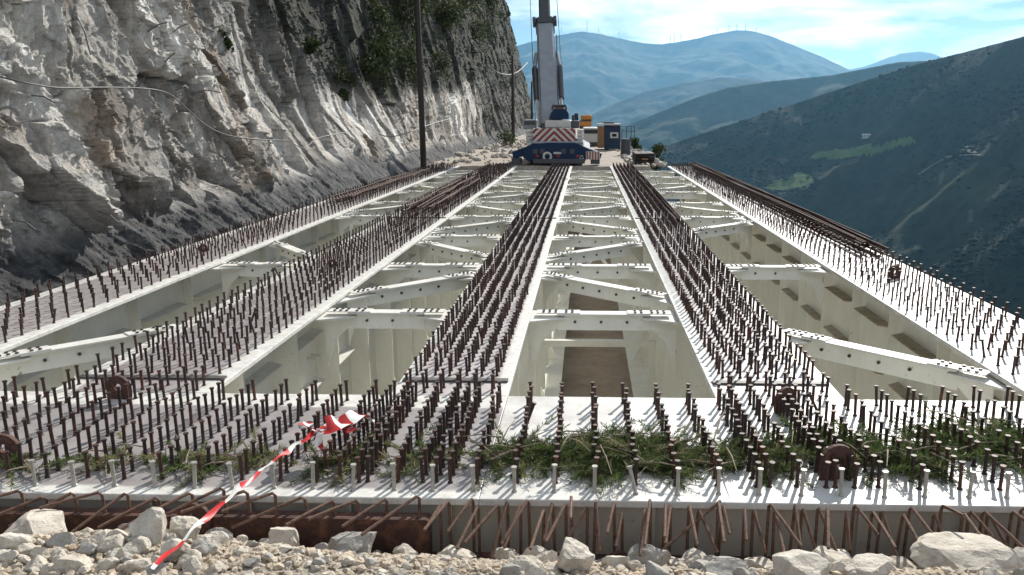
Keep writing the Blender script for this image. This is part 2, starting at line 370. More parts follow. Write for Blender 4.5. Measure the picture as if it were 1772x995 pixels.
ridge('far_mountain', [(200, 330), (380, 250), (560, 180), (700, 130), (800, 105), (885, 82), (905, 76), (960, 62), (1005, 54), (1030, 57), (1070, 66), (1105, 73), (1140, 77), (1165, 74), (1200, 68), (1240, 58), (1275, 52), (1300, 53), (1330, 61), (1370, 77), (1420, 97), (1470, 121), (1540, 150), (1640, 190)], 9000, -425, 3400, 2600, M['hill_far'], 420, 130, 95, 900, 11)
ridge('foothill', [(760, 330), (860, 285), (960, 235), (1030, 195), (1060, 180), (1110, 160), (1180, 143), (1250, 133), (1310, 138), (1380, 150), (1480, 185)], 5800, -428, 1900, 900, M['hill_far'], 220, 80, 45, 420, 23)
ridge('middle_ridge', [(800, 370), (900, 312), (1000, 262), (1060, 232), (1095, 212), (1150, 190), (1200, 170), (1260, 151), (1330, 141), (1400, 134), (1440, 130), (1500, 118), (1550, 108), (1600, 105), (1660, 108), (1760, 120)], 3400, -430, 1350, 900, M['hill_mid'], 320, 100, 40, 330, 31)
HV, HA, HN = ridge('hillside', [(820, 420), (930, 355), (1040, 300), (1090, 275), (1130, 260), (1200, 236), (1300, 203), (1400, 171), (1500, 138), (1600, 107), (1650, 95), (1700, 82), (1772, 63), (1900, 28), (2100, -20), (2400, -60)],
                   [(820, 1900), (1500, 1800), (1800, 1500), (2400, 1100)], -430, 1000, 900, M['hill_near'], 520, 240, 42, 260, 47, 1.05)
hpx, hpy, hdz = proj(HV)
def on_hill(px, py):
    k = np.argmin((hpx - px) ** 2 + (hpy - py) ** 2 + (np.arange(len(HV)) < 16 * HN) * 1e9); return HV[k].copy()
def inside(poly, x, y):
    r = np.zeros(len(x), bool); n = len(poly)
    for i in range(n):
        (x0, y0), (x1, y1) = poly[i], poly[(i + 1) % n]
        c_ = ((y0 > y) != (y1 > y)) & (x < (x1 - x0) * (y - y0) / (y1 - y0 + 1e-9) + x0); r ^= c_
    return r
for poly in ([(1402, 278), (1420, 266), (1470, 254), (1520, 246), (1580, 238), (1592, 243), (1545, 255), (1490, 268), (1440, 276)],
             [(1316, 325), (1345, 312), (1385, 300), (1402, 304), (1405, 318), (1370, 328), (1335, 330)]):
    cen = HV[HA]; wob_ = fbm(HV[HA, 0] / 25, HV[HA, 1] / 25, 4, 201) * 14; sel = inside(poly, hpx[HA] + wob_, hpy[HA] + wob_ * .3) & (HA >= 16 * HN)
    a = HA[sel]; fs = np.stack([a, a + HN, a + HN + 1, a + 1], -1); u, inv = np.unique(fs, return_inverse=True)
    vv = HV[u].copy(); vv[:, 2] += 2.5
    kind(link('field', npmesh('field', vv, inv.reshape(fs.shape), True), M['field']), 'structure')
for pth, wd in (([(1590, 305), (1612, 290), (1638, 274), (1665, 271), (1705, 272)], 4), ([(1664, 265), (1673, 258), (1681, 256), (1678, 266), (1690, 268)], 8)):
    pp = []
    for (x0, y0), (x1, y1) in zip(pth[:-1], pth[1:]):
        for k in range(6): pp.append(on_hill(x0 + (x1 - x0) * k / 6, y0 + (y1 - y0) * k / 6) + np.array([0, 0, 3.5]))
    pp = np.array(pp); 
    for _ in range(3): pp[1:-1] = .25 * pp[:-2] + .5 * pp[1:-1] + .25 * pp[2:]
    mb = MB()
    for q0, q1 in zip(pp[:-1], pp[1:]):
        if np.linalg.norm(q1 - q0) > .5: mb.bar(q0, q1, wd, 1.5)
    kind(mb.build('dirt_road', M['road']), 'structure')
# scrub dotted over the hillside: one mass nobody could count
ico = (1 + 5 ** .5) / 2
IV = np.array([(-1, ico, 0), (1, ico, 0), (-1, -ico, 0), (1, -ico, 0), (0, -1, ico), (0, 1, ico), (0, -1, -ico), (0, 1, -ico), (ico, 0, -1), (ico, 0, 1), (-ico, 0, -1), (-ico, 0, 1)]) / math.hypot(1, ico)
IF = np.array([(0, 11, 5), (0, 5, 1), (0, 1, 7), (0, 7, 10), (0, 10, 11), (1, 5, 9), (5, 11, 4), (11, 10, 2), (10, 7, 6), (7, 1, 8), (3, 9, 4), (3, 4, 2), (3, 2, 6), (3, 6, 8), (3, 8, 9), (4, 9, 5), (2, 4, 11), (6, 2, 10), (8, 6, 7), (9, 8, 1)])
def blobs(P, rad, squash=(1, 1, .8), jit=.25):
    n = len(P); j = 1 + (rng.random((n, 12, 1)) - .5) * 2 * jit
    ang = rng.random(n) * 6.283; ca, sa = np.cos(ang), np.sin(ang)
    Rm = np.zeros((n, 3, 3)); Rm[:, 0, 0] = ca; Rm[:, 0, 1] = -sa; Rm[:, 1, 0] = sa; Rm[:, 1, 1] = ca; Rm[:, 2, 2] = 1
    v = np.einsum('nij,nkj->nki', Rm, IV[None] * j * np.array(squash)) * rad[:, None, None] + P[:, None]
    f = IF[None] + (np.arange(n) * 12)[:, None, None]
    return v.reshape(-1, 3), f.reshape(-1, 3)
idx = rng.integers(17 * HN, len(HV), 60000)
P = HV[idx] + np.stack([rng.normal(0, 6, 60000), rng.normal(0, 6, 60000), np.zeros(60000)], -1)
keep = (fbm(P[:, 0] / 120, P[:, 1] / 120, 4, 71) + .16 * rng.normal(size=60000) > .04) & (hpx[idx] > 1000) & (hpx[idx] < 2000) & (hpy[idx] < 620)
for poly in ([(1395, 282), (1420, 262), (1520, 242), (1590, 234), (1598, 246), (1440, 282)], [(1310, 328), (1385, 297), (1410, 304), (1405, 322), (1335, 334)]): keep &= ~inside(poly, hpx[idx], hpy[idx])
P = P[keep][:24000]
v, f = blobs(P, (.9 + 3.2 * rng.random(len(P)) ** 3) * (1 + .8 * np.clip(fbm(P[:, 0] / 60, P[:, 1] / 60, 3, 77), -.4, 1)), (1.2, 1.2, .7))
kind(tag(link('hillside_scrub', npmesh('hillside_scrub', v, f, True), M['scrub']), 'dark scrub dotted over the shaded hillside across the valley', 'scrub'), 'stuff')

# ------------------------------------------------------------------ near ground
def gz(x, y):
    """top of the gravel in front of the deck"""
    x = np.asarray(x, float); y = np.asarray(y, float)
    return -.40 + .47 * sst(4.42, 3.35, y) + .55 * sst(3.4, 1.2, y) + .05 * fbm(x * 1.3, y * 1.3, 4, 5) + .11 * sst(-.5, -1.9, x) * sst(4.4, 3.9, y)
gx = np.linspace(-6.5, 6.5, 261); gy = np.linspace(-3, 4.37, 190)
GX, GY = np.meshgrid(gx, gy); v = np.stack([GX, GY, gz(GX, GY) + .012 * fbm(GX * 14, GY * 14, 3, 9)], -1).reshape(-1, 3)
a = (np.arange(189)[:, None] * 261 + np.arange(260)[None]).ravel()
kind(link('gravel_bank', npmesh('gravel_bank', v, np.stack([a, a + 1, a + 262, a + 261], -1), True), M['pale_dirt']), 'structure')
gx = np.linspace(-9.5, 6.2, 120); gy = np.linspace(-3, 36.2, 200); GX, GY = np.meshgrid(gx, gy)
v = np.stack([GX, GY, -3.45 + .10 * fbm(GX * .8, GY * .8, 5, 3)], -1).reshape(-1, 3)
a = (np.arange(199)[:, None] * 120 + np.arange(119)[None]).ravel()
kind(link('ground', npmesh('ground', v, np.stack([a, a + 1, a + 121, a + 120], -1), True), M['dirt']), 'structure')
gx = np.linspace(-9, 3.9, 60); gy = np.linspace(35.9, 150, 220); GX, GY = np.meshgrid(gx, gy)
GZ = -.05 + .05 * fbm(GX, GY, 4, 2) - 4 * sst(2.9, 4.2, GX + .35 * fbm(GY * .4, GY * 0, 3, 4)); GZ[0] -= 3.3
v = np.stack([GX, GY, GZ], -1).reshape(-1, 3); a = (np.arange(219)[:, None] * 60 + np.arange(59)[None]).ravel()
kind(link('road_bed', npmesh('road_bed', v, np.stack([a, a + 1, a + 61, a + 60], -1), True), M['pale_dirt']), 'structure')
# slope below the bridge, falling to the valley
gy = np.linspace(-60, 420, 120); tt = np.linspace(0, 1, 60); GY, T = np.meshgrid(gy, tt)
GX = np.where(GY < 36, 6.0, 3.6) - np.clip(GY - 140, 0, 999) * .35 + 330 * T ** 1.4; GZ = -3.6 - 440 * T ** 1.25 + 5 * np.clip(T * 6, 0, 1) * fbm(GX * .05, GY * .05, 5, 8)
v = np.stack([GX, GY, GZ], -1).reshape(-1, 3); a = (np.arange(59)[:, None] * 120 + np.arange(119)[None]).ravel()
kind(link('valley_slope', npmesh('valley_slope', v, np.stack([a, a + 1, a + 121, a + 120], -1), True), M['hill_near']), 'structure')

# ------------------------------------------------------------------ cliff
def cliff_x(y, z, full=True):
    y = np.asarray(y, float); z = np.asarray(z, float)
    zs = .62 + .40 * fbm(y * .35, y * 0 + 3, 4, 61)
    x = -7.25 - .62 * np.clip(z + .4, 0, 1.3) + .30 * np.clip(-z - .4, 0, 3) - .24 * np.clip(z - .9, 0, 99)
    up = sst(.6, 2.6, z)
    x = x + up * (-.45 * sst(11, 24, y) + .8 * sst(26, 52, y) - .6 * sst(60, 85, y) + .6 * sst(90, 115, y)) 
    x = x - np.clip(y - 122, 0, 99) ** 1.5 * .16
    wy = y + .20 * fbm(y * .9, z * .9, 3, 81); wz = z + .20 * fbm(y * .9 + 9, z * .9, 3, 83)
    ru, rv = wy * .95 + wz * .22 + .25 * fbm(y * .3, z * .3, 2, 85), (wz - wy * .25) * .40               # blocks lean and stand tall
    rock = sst(-.25, .35, z - zs)
    big = fbm(y * .16, z * .22, 3, 90) * 1.0
    h1, e1, c1, t1 = facet(ru, rv, 1.35, 5, True); h2, e2, c2, t2 = facet(ru * .93 + 3, rv * 1.6 + 2, .52, 15, True)
    smoothz = sst(-.12, .28, fbm(y * .55, z * .5, 3, 95))
    far = np.clip(y / 25, 1, 3)
    amp = np.clip(15 / y, .40, 1.0)
    x = x + rock * amp * (big * .6 + h1 * .56 + .30 * c1 * c1 + (h2 * .20 + .16 * c2 * c2) * (1 - .7 * smoothz))
    if full:
        h3, e3, c3, t3 = facet(ru * 1.0, rv * 1.7, .22, 25, True); h4, _ = facet(wy * 1.0 + wz * .2, wz * .6, .085, 35)
        x = x + rock * np.clip(18 / y, .5, 1.0) * ((h3 * .075 + .07 * c3 * c3) * (1 - .7 * smoothz) + h4 * .03 * (1 - .55 * smoothz) + .03 * fbm(y * 4, z * 4, 5, 44) + .03 * (.55 - np.abs(fbm(wy * 1.3 + wz * .3, wz * .5, 5, 46, .62)) * 2.2) * (1 - .6 * smoothz))
        x = x - rock * .26 * np.clip(1 - e1 / .05, 0, 1) - rock * .07 * np.clip(1 - e2 / .06, 0, 1) * (1 - .6 * smoothz)
        x = x + rock * (.20 * fbm(y * .5, z * .8, 4, 77)) * np.clip((y - 25) / 20, 0, 1) * .8
    sk = 1 - rock
    rib = 1 - np.abs(fbm((y + z * 1.1) * 1.9, (z - y * .8) * .32, 4, 55)) * 2
    x = x + sk * np.clip(16 / y, .5, 1) * (.08 * rib - .04 + .20 * fbm((y + z * .5) * 1.8, z * 1.8, 5, 57) + .045 * fbm(y * 8, z * 8, 4, 59) + .25 * fbm(y * .45, z * .3, 2, 58)) * sst(-1.6, .0, z + .6)
    return x, rock, smoothz, .5 * t1 + .35 * t2 + (.15 * t3 if full else 0)
ys = np.exp(np.linspace(math.log(5.0), math.log(150), 1120))
vt = np.concatenate([np.linspace(-3, -.01, 8), np.linspace(0, 1, 330), 1 + np.linspace(.02, 1, 30) ** 1.4])
V, Yg = np.meshgrid(vt, ys, indexing='ij')
ztop = 3.0 + .165 * Yg
Zg = np.where(V < 0, -.9 + V, np.where(V <= 1, -.9 + (ztop + .9) * V, ztop + (34 - ztop) * (V - 1)))
Xg, rk, smz, tone = cliff_x(Yg, Zg)
v = np.stack([Xg, Yg, Zg], -1).reshape(-1, 3); nc = len(ys); nr = len(vt)
a = (np.arange(nr - 1)[:, None] * nc + np.arange(nc - 1)[None]).ravel()
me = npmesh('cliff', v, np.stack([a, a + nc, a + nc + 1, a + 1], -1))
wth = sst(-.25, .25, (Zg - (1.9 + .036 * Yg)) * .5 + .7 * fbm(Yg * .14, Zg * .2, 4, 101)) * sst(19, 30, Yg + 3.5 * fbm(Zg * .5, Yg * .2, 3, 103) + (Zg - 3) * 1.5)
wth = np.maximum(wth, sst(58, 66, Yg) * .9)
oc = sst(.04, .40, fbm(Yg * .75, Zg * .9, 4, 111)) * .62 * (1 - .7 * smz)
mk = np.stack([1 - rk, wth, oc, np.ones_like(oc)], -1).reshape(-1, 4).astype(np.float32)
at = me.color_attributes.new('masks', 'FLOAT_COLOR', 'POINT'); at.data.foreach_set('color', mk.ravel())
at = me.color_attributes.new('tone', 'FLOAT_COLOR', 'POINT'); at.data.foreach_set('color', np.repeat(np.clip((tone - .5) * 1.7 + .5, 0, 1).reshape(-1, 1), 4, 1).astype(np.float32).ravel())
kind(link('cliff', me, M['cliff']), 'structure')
def cliff_hit(px, py):
    d = ray(px, py); ts = np.linspace(6, 150, 6000) / d[1]; Pp = C0 + d[None] * ts[:, None]
    hit = np.nonzero(Pp[:, 0] < cliff_x(Pp[:, 1], Pp[:, 2])[0])[0]
    return Pp[hit[0]] if len(hit) else Pp[-1]

# ------------------------------------------------------------------ steel deck
Y0, Y1, YE = 4.33, 6.10, 36.0
GIR = [  # name parts: x0, x1, stud columns, stud pitch, label
    (-6.90, -5.62, 7, .25, 'pale steel girder running along the foot of the cliff, flange reddish with studs'),
    (-4.36, -3.04, 8, .19, 'pale steel girder between the cliff-side girder and the middle opening, second from the cliff'),
    (-1.57, -.62, 6, .135, 'pale steel girder on the left side of the middle opening with dense stud rows'),
    (1.04, 2.06, 6, .135, 'pale steel girder on the right side of the middle opening with dense stud rows'),
    (3.58, 4.82, 7, .26, 'pale steel girder on the valley side at the outer right edge')]
def stud_mesh(name, m, n=8, h=.168, r=.0115):
    mb = MB(); prof = [(r * 1.5, 0), (r * 1.5, .006), (r, .012), (r, h - .013), (r * 1.55, h - .011), (r * 1.55, h)]
    for k, (rr, z) in enumerate(prof):
        mb.v += [(rr * math.cos(6.28318 * i / n), rr * math.sin(6.28318 * i / n), z) for i in range(n)]
    for k in range(len(prof) - 1): mb.f += [(k * n + i, k * n + (i + 1) % n, (k + 1) * n + (i + 1) % n, (k + 1) * n + i) for i in range(n)]
    mb.f.append(tuple((len(prof) - 1) * n + i for i in range(n)))
    me = mb.mesh(name); me.materials.append(m); return me
ST, STP, STL = stud_mesh('stud', M['stud']), stud_mesh('stud', M['stud_pale']), stud_mesh('stud', M['stud'], 5)
lv = np.array([q.co[:] for q in STL.vertices]); lf = [tuple(p.vertices) for p in STL.polygons]
lq = np.array([q for q in lf if len(q) == 4]); lc = [q for q in lf if len(q) != 4][0]
lq = np.concatenate([lq, np.array([[lc[0], lc[1], lc[2], lc[3]], [lc[0], lc[3], lc[4], lc[4]]])[:1]])
def plant_studs(pos, flange, nmax=295, pale=None):
    """welded studs: the ones that show largest one by one, the far rest as one part"""
    pos = np.asarray(pos); px, py, dz = proj(pos)
    vis = (px > -15) & (px < 1787) & (py < 1010) & (dz > 0)
    order = np.argsort(np.where(vis, dz, 1e6 + dz)); single = order[:min(nmax, int(vis.sum()))]
    base = Vector((0, 0, 0)); p = flange
    while p is not None: base += p.location; p = p.parent
    for i in single:
        o = bpy.data.objects.new('stud', STP if (pale is not None and pale[i]) else ST); COL.objects.link(o); o.parent = flange
        o.location = Vector(pos[i]) - base
        o.rotation_euler = (random.gauss(0, .03), random.gauss(0, .03), random.random() * 6); o.scale.z = random.uniform(.95, 1.04)
        if random.random() < .03: o.rotation_euler = (random.gauss(0, .18), random.gauss(0, .18), 0)
    rest = np.setdiff1d(np.arange(len(pos)), single)
    if len(rest):
        vv = (lv[None] + pos[rest][:, None] + np.stack([rng.normal(0, .004, (len(rest),)), rng.normal(0, .004, (len(rest),)), np.zeros(len(rest))], -1)[:, None]).reshape(-1, 3)
        ff = (lq[None] + (np.arange(len(rest)) * len(lv))[:, None, None]).reshape(-1, 4)
        kind(link('stud_field', npmesh('stud_field', vv, ff), M['stud'], flange), 'stuff')
def lug(parent, x, y, z=0.0, r=.10, ry=0.0, name='lifting_lug'):
    """rusty rounded lifting plate with a hole, standing across the deck"""
    mb = MB(); n = 20; th = .028; out = []; inn = []
    for k in range(n):
        a_ = 2 * math.pi * k / n; ox, oz = r * math.cos(a_), r * math.sin(a_)
        if oz < 0: ox = r * (1 if ox > 0 else -1) * min(1, abs(math.cos(a_)) * 1.25 + .15); oz = max(-r * .95, oz * 1.25)
        out.append((ox, oz)); inn.append((r * .30 * math.cos(a_), r * .30 * math.sin(a_) + r * .05))
    c_, s_ = math.cos(ry), math.sin(ry)
    vv = []
    for sy in (-th / 2, th / 2):
        for ring in (out, inn): vv += [(x + ox * c_ - sy * s_, y + ox * s_ + sy * c_, z + r * .95 + oz) for ox, oz in ring]
    fs = []
    for k in range(n):
        k2 = (k + 1) % n
        fs += [(k, k2, n + k2, n + k), (2 * n + k, 3 * n + k, 3 * n + k2, 2 * n + k2), (k, 2 * n + k, 2 * n + k2, k2), (n + k, n + k2, 3 * n + k2, 3 * n + k)]
    return mb.add(vv, fs).build(name, M['rust'], parent)

girders = []
for gi, (x0, x1, ncol, pit, lab) in enumerate(GIR):
    xc = (x0 + x1) / 2
    g = thing('steel_girder', lab, 'girder', (xc, Y1, -3.1), 'girders of the bridge deck'); girders.append(g)
    fl = MB().box(x0, x1, Y1 + .002, YE, -.045, 0).build('flange', M['flange_pale' if gi in (2, 3, 4) else 'flange'], g, bevel=.006)
    MB().box(xc - .016, xc + .016, Y1 + .002, YE, -3.04, -.045).build('web', M['cream'], g)
    MB().box(xc - .62, xc + .62, Y1 + .002, YE, -3.10, -3.04).build('bottom_flange', M['cream'], g)
    sw = .14 if gi in (0, 4) else .30
    vs = MB().box(0, sw, -.012, .012, -3.04, -.046).mesh('vertical_stiffener'); vs.materials.append(M['cream'])
    vs2 = MB().box(-sw, 0, -.012, .012, -3.04, -.046).mesh('vertical_stiffener'); vs2.materials.append(M['cream'])
    tri = MB().prism([(.016, 0, -3.03), (.50, 0, -3.03), (.016, 0, -2.1)], (0, .02, 0)).mesh('knee_plate'); tri.materials.append(M['cream'])
    tri2 = MB().prism([(-.016, 0, -3.03), (-.016, 0, -2.1), (-.50, 0, -3.03)], (0, .02, 0)).mesh('knee_plate'); tri2.materials.append(M['cream'])
    k = 0; y = 7.5
    while y < YE:
        if gi < 4 : link('vertical_stiffener', vs, None, g, (xc + .016, y, 0))
        if gi > 0 : link('vertical_stiffener', vs2, None, g, (xc - .016, y, 0))
        if k % 2 == 0 and y < 22:
            if gi < 4: link('knee_plate', tri, None, g, (xc, y + .4, 0))
            if gi > 0: link('knee_plate', tri2, None, g, (xc, y + .4, 0))
        y += 1.5; k += 1
    for sgn in ((1,) if gi == 0 else (-1,) if gi == 4 else (-1, 1)):
        for zz_, ww in ((-.62, .19 if gi == 4 else .20), (-1.30, .17)):
            lo, hi = sorted((xc + sgn * .016, xc + sgn * (.016 + ww)))
            hm = MB().prism([(xc + sgn * .016, -.62, 0), (xc + sgn * (.016 + ww), -.50, 0), (xc + sgn * (.016 + ww), .50, 0), (xc + sgn * .016, .62, 0)][::sgn], (0, 0, .016)).mesh('shelf_stiffener')
            hm.materials.append(M['shade_brown'] if gi == 4 else M['white'])  # valley-side shelves have their shade painted in as brown
            y = 6.75 if gi else 8.2
            while y < YE - 1:
                link('shelf_stiffener', hm, None, g, (0, y, zz_)); y += 1.5
        if gi in (0, 1, 2):
            pm = MB().tube([(xc + sgn * .016, 0, 0), (xc + sgn * .14, 0, 0)], .018, 8).mesh('pin'); pm.materials.append(M['off_white'])
            for k in range(7):
                for dy in (0, .16): link('pin', pm, None, g, (0, 7.1 + 3 * k + dy, -.95))
    # strips across the flange at the splices
    for ysp in (6.42, 17.4, 28.4):
        if gi in (1, 2, 3): MB().box(x0 + .03, x1 - .03, ysp, ysp + .07, .0, .018).build('splice_strip', M['strip'], g)
    cols = np.linspace(x0 + .13, x1 - .13, ncol); pos = []
    for j, yy in enumerate(np.arange(Y1 + (.50 if gi in (1, 2, 3) else .15), YE - .15, pit)):
        for i, xx in enumerate(cols):
            if any(abs(yy - ysp - .045) < .09 for ysp in (17.4, 28.4)): continue
            pos.append((xx + random.gauss(0, .006), yy + random.gauss(0, .008) + (.5 * pit * (i % 2) if gi in (0, 4) and False else 0), 0))
    if gi in (1, 2, 3):
        for yy in (6.16, 6.28): pos += [(xx, yy, 0) for xx in cols]
    plant_studs(pos, fl)
lug(girders[0], -6.30, 12.9, 0, .065, .5); lug(girders[1], -3.75, 11.6, 0, .06, .6); lug(girders[4], 4.25, 11.0, 0, .095, .2)

# end plate across the deck with its front face
ep = thing('end_beam', 'wide end plate across the near end of the deck, covered with rows of rusty studs', 'deck plate', (-1, Y0, -1.2))
epl = MB().box(-7.2, -.62, Y0, Y1, -.045, 0).build('primed_plate', M['endplate'], ep, bevel=.006)
epr = MB().box(-.62 + .002, 5.0, Y0, Y1, -.045, 0).build('white_plate', M['endplate_white'], ep, bevel=.006)
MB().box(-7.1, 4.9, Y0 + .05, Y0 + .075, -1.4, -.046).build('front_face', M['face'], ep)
MB().box(-7.1, 4.9, Y1 - .12, Y1 - .095, -1.4, -.046).build('rear_face', M['cream'], ep)
for k in range(20):
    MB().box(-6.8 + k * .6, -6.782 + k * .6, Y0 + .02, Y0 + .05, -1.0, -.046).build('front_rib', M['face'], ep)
pos = []; pale = []
xs = np.arange(-6.98, 4.95, .243)
for ci, xx in enumerate(xs):
    for j in range(15):
        yy = Y0 + .10 + j * .109
        pos.append((xx + random.gauss(0, .006), yy + random.gauss(0, .006), 0)); pale.append(j == 0)
for xa, xb in ((-1.50, -.70), (1.12, 2.0)):                       # closer columns where the middle girders run in
    for xx in np.arange(xa, xb, .17):
        if np.min(np.abs(xs - xx)) < .06: continue
        for j in range(1, 15): pos.append((xx, Y0 + .10 + j * .109, 0)); pale.append(False)
pos = np.array(pos); pale = np.array(pale); lft = pos[:, 0] < -.62
plant_studs(pos[lft], epl, 295, pale[lft]); plant_studs(pos[~lft], epr, 295, pale[~lft])
for px_, py_, r_, ry_ in ((1447, 828, .115, .15), (1358, 712, .10, .5), (208, 690, .10, -.1), (12, 800, .10, 0)):
    q = onz(px_, py_, 0); lug(ep, q[0], q[1], 0, r_, ry_)

# cross beams and diagonals
BAY = [('the cliff-side girder and its neighbour', GIR[0][1], GIR[1][0]), ('the second and third girders from the cliff', GIR[1][1], GIR[2][0]),
       ('the two girders of the middle opening', GIR[2][1], GIR[3][0]), ('the right middle girder and the valley-side girder', GIR[3][1], GIR[4][0])]
ORD = ['nearest', 'second nearest', 'third nearest', 'fourth nearest', 'fifth nearest', 'sixth nearest', 'seventh nearest', 'eighth nearest', 'ninth nearest', 'tenth nearest', 'eleventh nearest', 'twelfth nearest']
def beam(name, lab, cat, A, B, group, wd=.17):
    A = np.array(A, float); B = np.array(B, float); t_ = (B - A) / np.linalg.norm(B - A); n_ = np.array([-t_[1], t_[0], 0]); Ln = np.linalg.norm(B - A)
    root = thing(name, lab, cat, tuple((A + B) / 2 - np.array([0, 0, .2])), group)
    a_, b_ = A + t_ * .30, B - t_ * .30
    MB().bar(a_ - (0, 0, .012), b_ - (0, 0, .012), wd, .018).build('top_plate', M['white'], root)
    MB().bar(a_ - (0, 0, .0305) , b_ - (0, 0, .0305), .016, .19).build('web', M['cream'], root)
    for P0, s_ in ((A, 1), (B, -1)):
        p = P0; tt_ = t_ * s_
        # gusset: wide at the girder, narrowing to the beam; set just under the flange top
        e_ = np.array([0, 1, 0]); gw = .30
        poly = [p - e_ * gw - tt_ * .12, p + e_ * gw - tt_ * .12, p + e_ * gw * .85 + tt_ * .03, p + tt_ * .38 + n_ * wd * .5 * (1 if n_ @ e_ > 0 else -1), p + tt_ * .38 - n_ * wd * .5 * (1 if n_ @ e_ > 0 else -1), p - e_ * gw * .85 + tt_ * .03]
        MB().prism([q - np.array([0, 0, .075]) for q in poly], (0, 0, .022)).build('gusset', M['white'], root)
        q0 = p + tt_ * .06; q1 = p + tt_ * .56
        MB().bar(q0 - (0, 0, .0) , q1 - (0, 0, .0), wd * .94, .011).build('cover_plate', M['white'], root)
        bm = MB()
        for u_ in (.14, .21, .28, .40, .47):
            for w_ in (-.045, .045):
                c_ = p + tt_ * u_ + n_ * w_; bm.tube([c_, c_ + np.array([0, 0, .014])], .017, 6)
        kind(bm.build('bolts', M['bolt'], root), 'stuff')
        kn = p - np.array([0, 0, .09])
        MB().prism([kn, kn + tt_ * .42, kn + tt_ * .30 - (0, 0, .10), kn + tt_ * .12 - (0, 0, .26), kn - (0, 0, .6)], n_ * .014).build('knee_bracket', M['cream'], root)
    hb = MB(); k = .5
    nn = n_ if n_[1] < 0 else -n_
    while k < Ln - .45:
        c_ = A + t_ * k - np.array([0, 0, .12]) + nn * .008; hb.tube([c_, c_ + nn * .02], .017, 6); k += .30
    kind(hb.build('bolts', M['bolt'], root), 'stuff')
    return root
for bi, (bn, xa, xb) in enumerate(BAY):
    ysb = [9, 12, 15, 18, 21, 24, 27, 30, 33] if bi in (1, 2) else [12, 18, 21, 24, 27, 30, 33]
    for k, y in enumerate(ysb):
        r_ = beam('cross_beam', '%s straight cross beam between %s' % (ORD[k], bn), 'cross beam', (xa, y, -.012), (xb, y, -.012), 'straight cross beams between the girders')
        if bi == 2 and y in (15, 21, 27):
            low = MB().bar((xa - .3, y, -2.05), (xb + .3, y, -2.05), .14, .12).build('lower_chord', M['cream'], r_)
            xm = (xa + xb) / 2
            if True:
                for xe, dy in ((xa - .25, .03), (xb + .25, .10)): MB().bar((xe, y + dy, -1.95), (xm + (.04 if xe < xm else -.04), y + dy, -.26), .06, .05, (0, 1, 0)).build('inner_brace', M['cream'], r_)
    if bi == 0: dg = [(7.0, 8.3), (14.2, 12.6), (18.8, 20.4), (26.2, 24.8), (30.6, 32.2)]
    elif bi == 1: dg = [(9.9, 11.4), (14.4, 12.8), (15.8, 17.4), (20.4, 18.8), (21.8, 23.4), (26.4, 24.8), (27.8, 29.4)]
    elif bi == 2: dg = [(11.4, 9.9), (12.8, 14.4), (17.4, 15.8), (18.8, 20.4), (23.4, 21.8), (24.8, 26.4), (29.4, 27.8)]
    else: dg = [(8.3, 6.8), (15.9, 17.3), (20.4, 18.8), (24.8, 26.4), (30.6, 29.2)]
    for k, (ya, yb) in enumerate(dg):
        beam('diagonal_brace', '%s slanting brace between %s' % (ORD[k], bn), 'brace', (xa, ya, -.012), (xb, yb, -.012), 'slanting braces between the girders')

# bundles of rusty bars lying on the flanges
def bundle(lab, x0, x1, ya, yb, n, h):
    r_ = thing('rebar_bundle', lab, 'rebar bundle', ((x0 + x1) / 2, (ya + yb) / 2, 0))
    for k in range(n):
        q = random.random(); xx = x0 + (x1 - x0) * random.random(); z_ = .02 + h * random.random() ** 1.5
        a_ = ya + random.random() * 1.0; b_ = yb - random.random() * 2
        if random.random() < .4: a_ = ya + (yb - ya) * random.random() * .6; b_ = min(yb, a_ + 9)
        pts = [(xx + random.gauss(0, .015), a_ + (b_ - a_) * j / 6, z_ + random.gauss(0, .01)) for j in range(7)]
        MB().tube(pts, .015, 6).build('bar', M['old_rebar'], r_)
    return r_
bundle('long rusty rebar bundle lying on the outer edge of the valley-side girder', 4.38, 4.80, 12.4, 35.5, 44, .24)
bundle('rusty rebar bundle lying among studs of the second girder from the cliff', -4.2, -3.4, 17.6, 27, 34, .22)
bundle('rusty rebar bundle on the cliff-side girder near the far end', -6.7, -6.1, 20, 34, 22, .20)
bundle('rusty rebar bundle on the right middle girder where rows turn dark', 1.75, 2.02, 16, 30, 10, .17)

# rusty edge beams at the end face and their bent bars
eb = thing('edge_channel', 'rusty steel channel along the left end face, with bent bars and a lug', 'channel', (-2.2, 4.28, -.5))
xr = onz(745, 880, -.07)[0]
mb = MB(); mb.box(-6.4, xr, 4.20, 4.215, -.46, -.07); mb.box(-6.4, xr, 4.216, 4.29, -.085, -.071); mb.box(-6.4, xr, 4.216, 4.29, -.46, -.446)
mb.build('channel', M['rust'], eb, bevel=.003); MB().box(xr + .001, xr + .013, 4.202, 4.288, -.455, -.075).build('end_cap', M['rust'], eb)
qx = onz(352, 880, -.07)[0]; lug(eb, qx, 4.185, -.16, .095, 0)
ea = thing('edge_angle', 'low rusty steel angle along the right end face, with upright and bent bars', 'angle bar', (1.5, 4.3, -.5))
mb = MB(); mb.box(xr + .02, 5.0, 4.15, 4.165, -.50, -.305); mb.box(xr + .02, 5.0, 4.166, 4.27, -.319, -.305); mb.build('angle', M['rust'], ea, bevel=.003)
qx = onz(1068, 935, -.3)[0]; lug(ea, qx, 4.14, -.33, .06, 0)
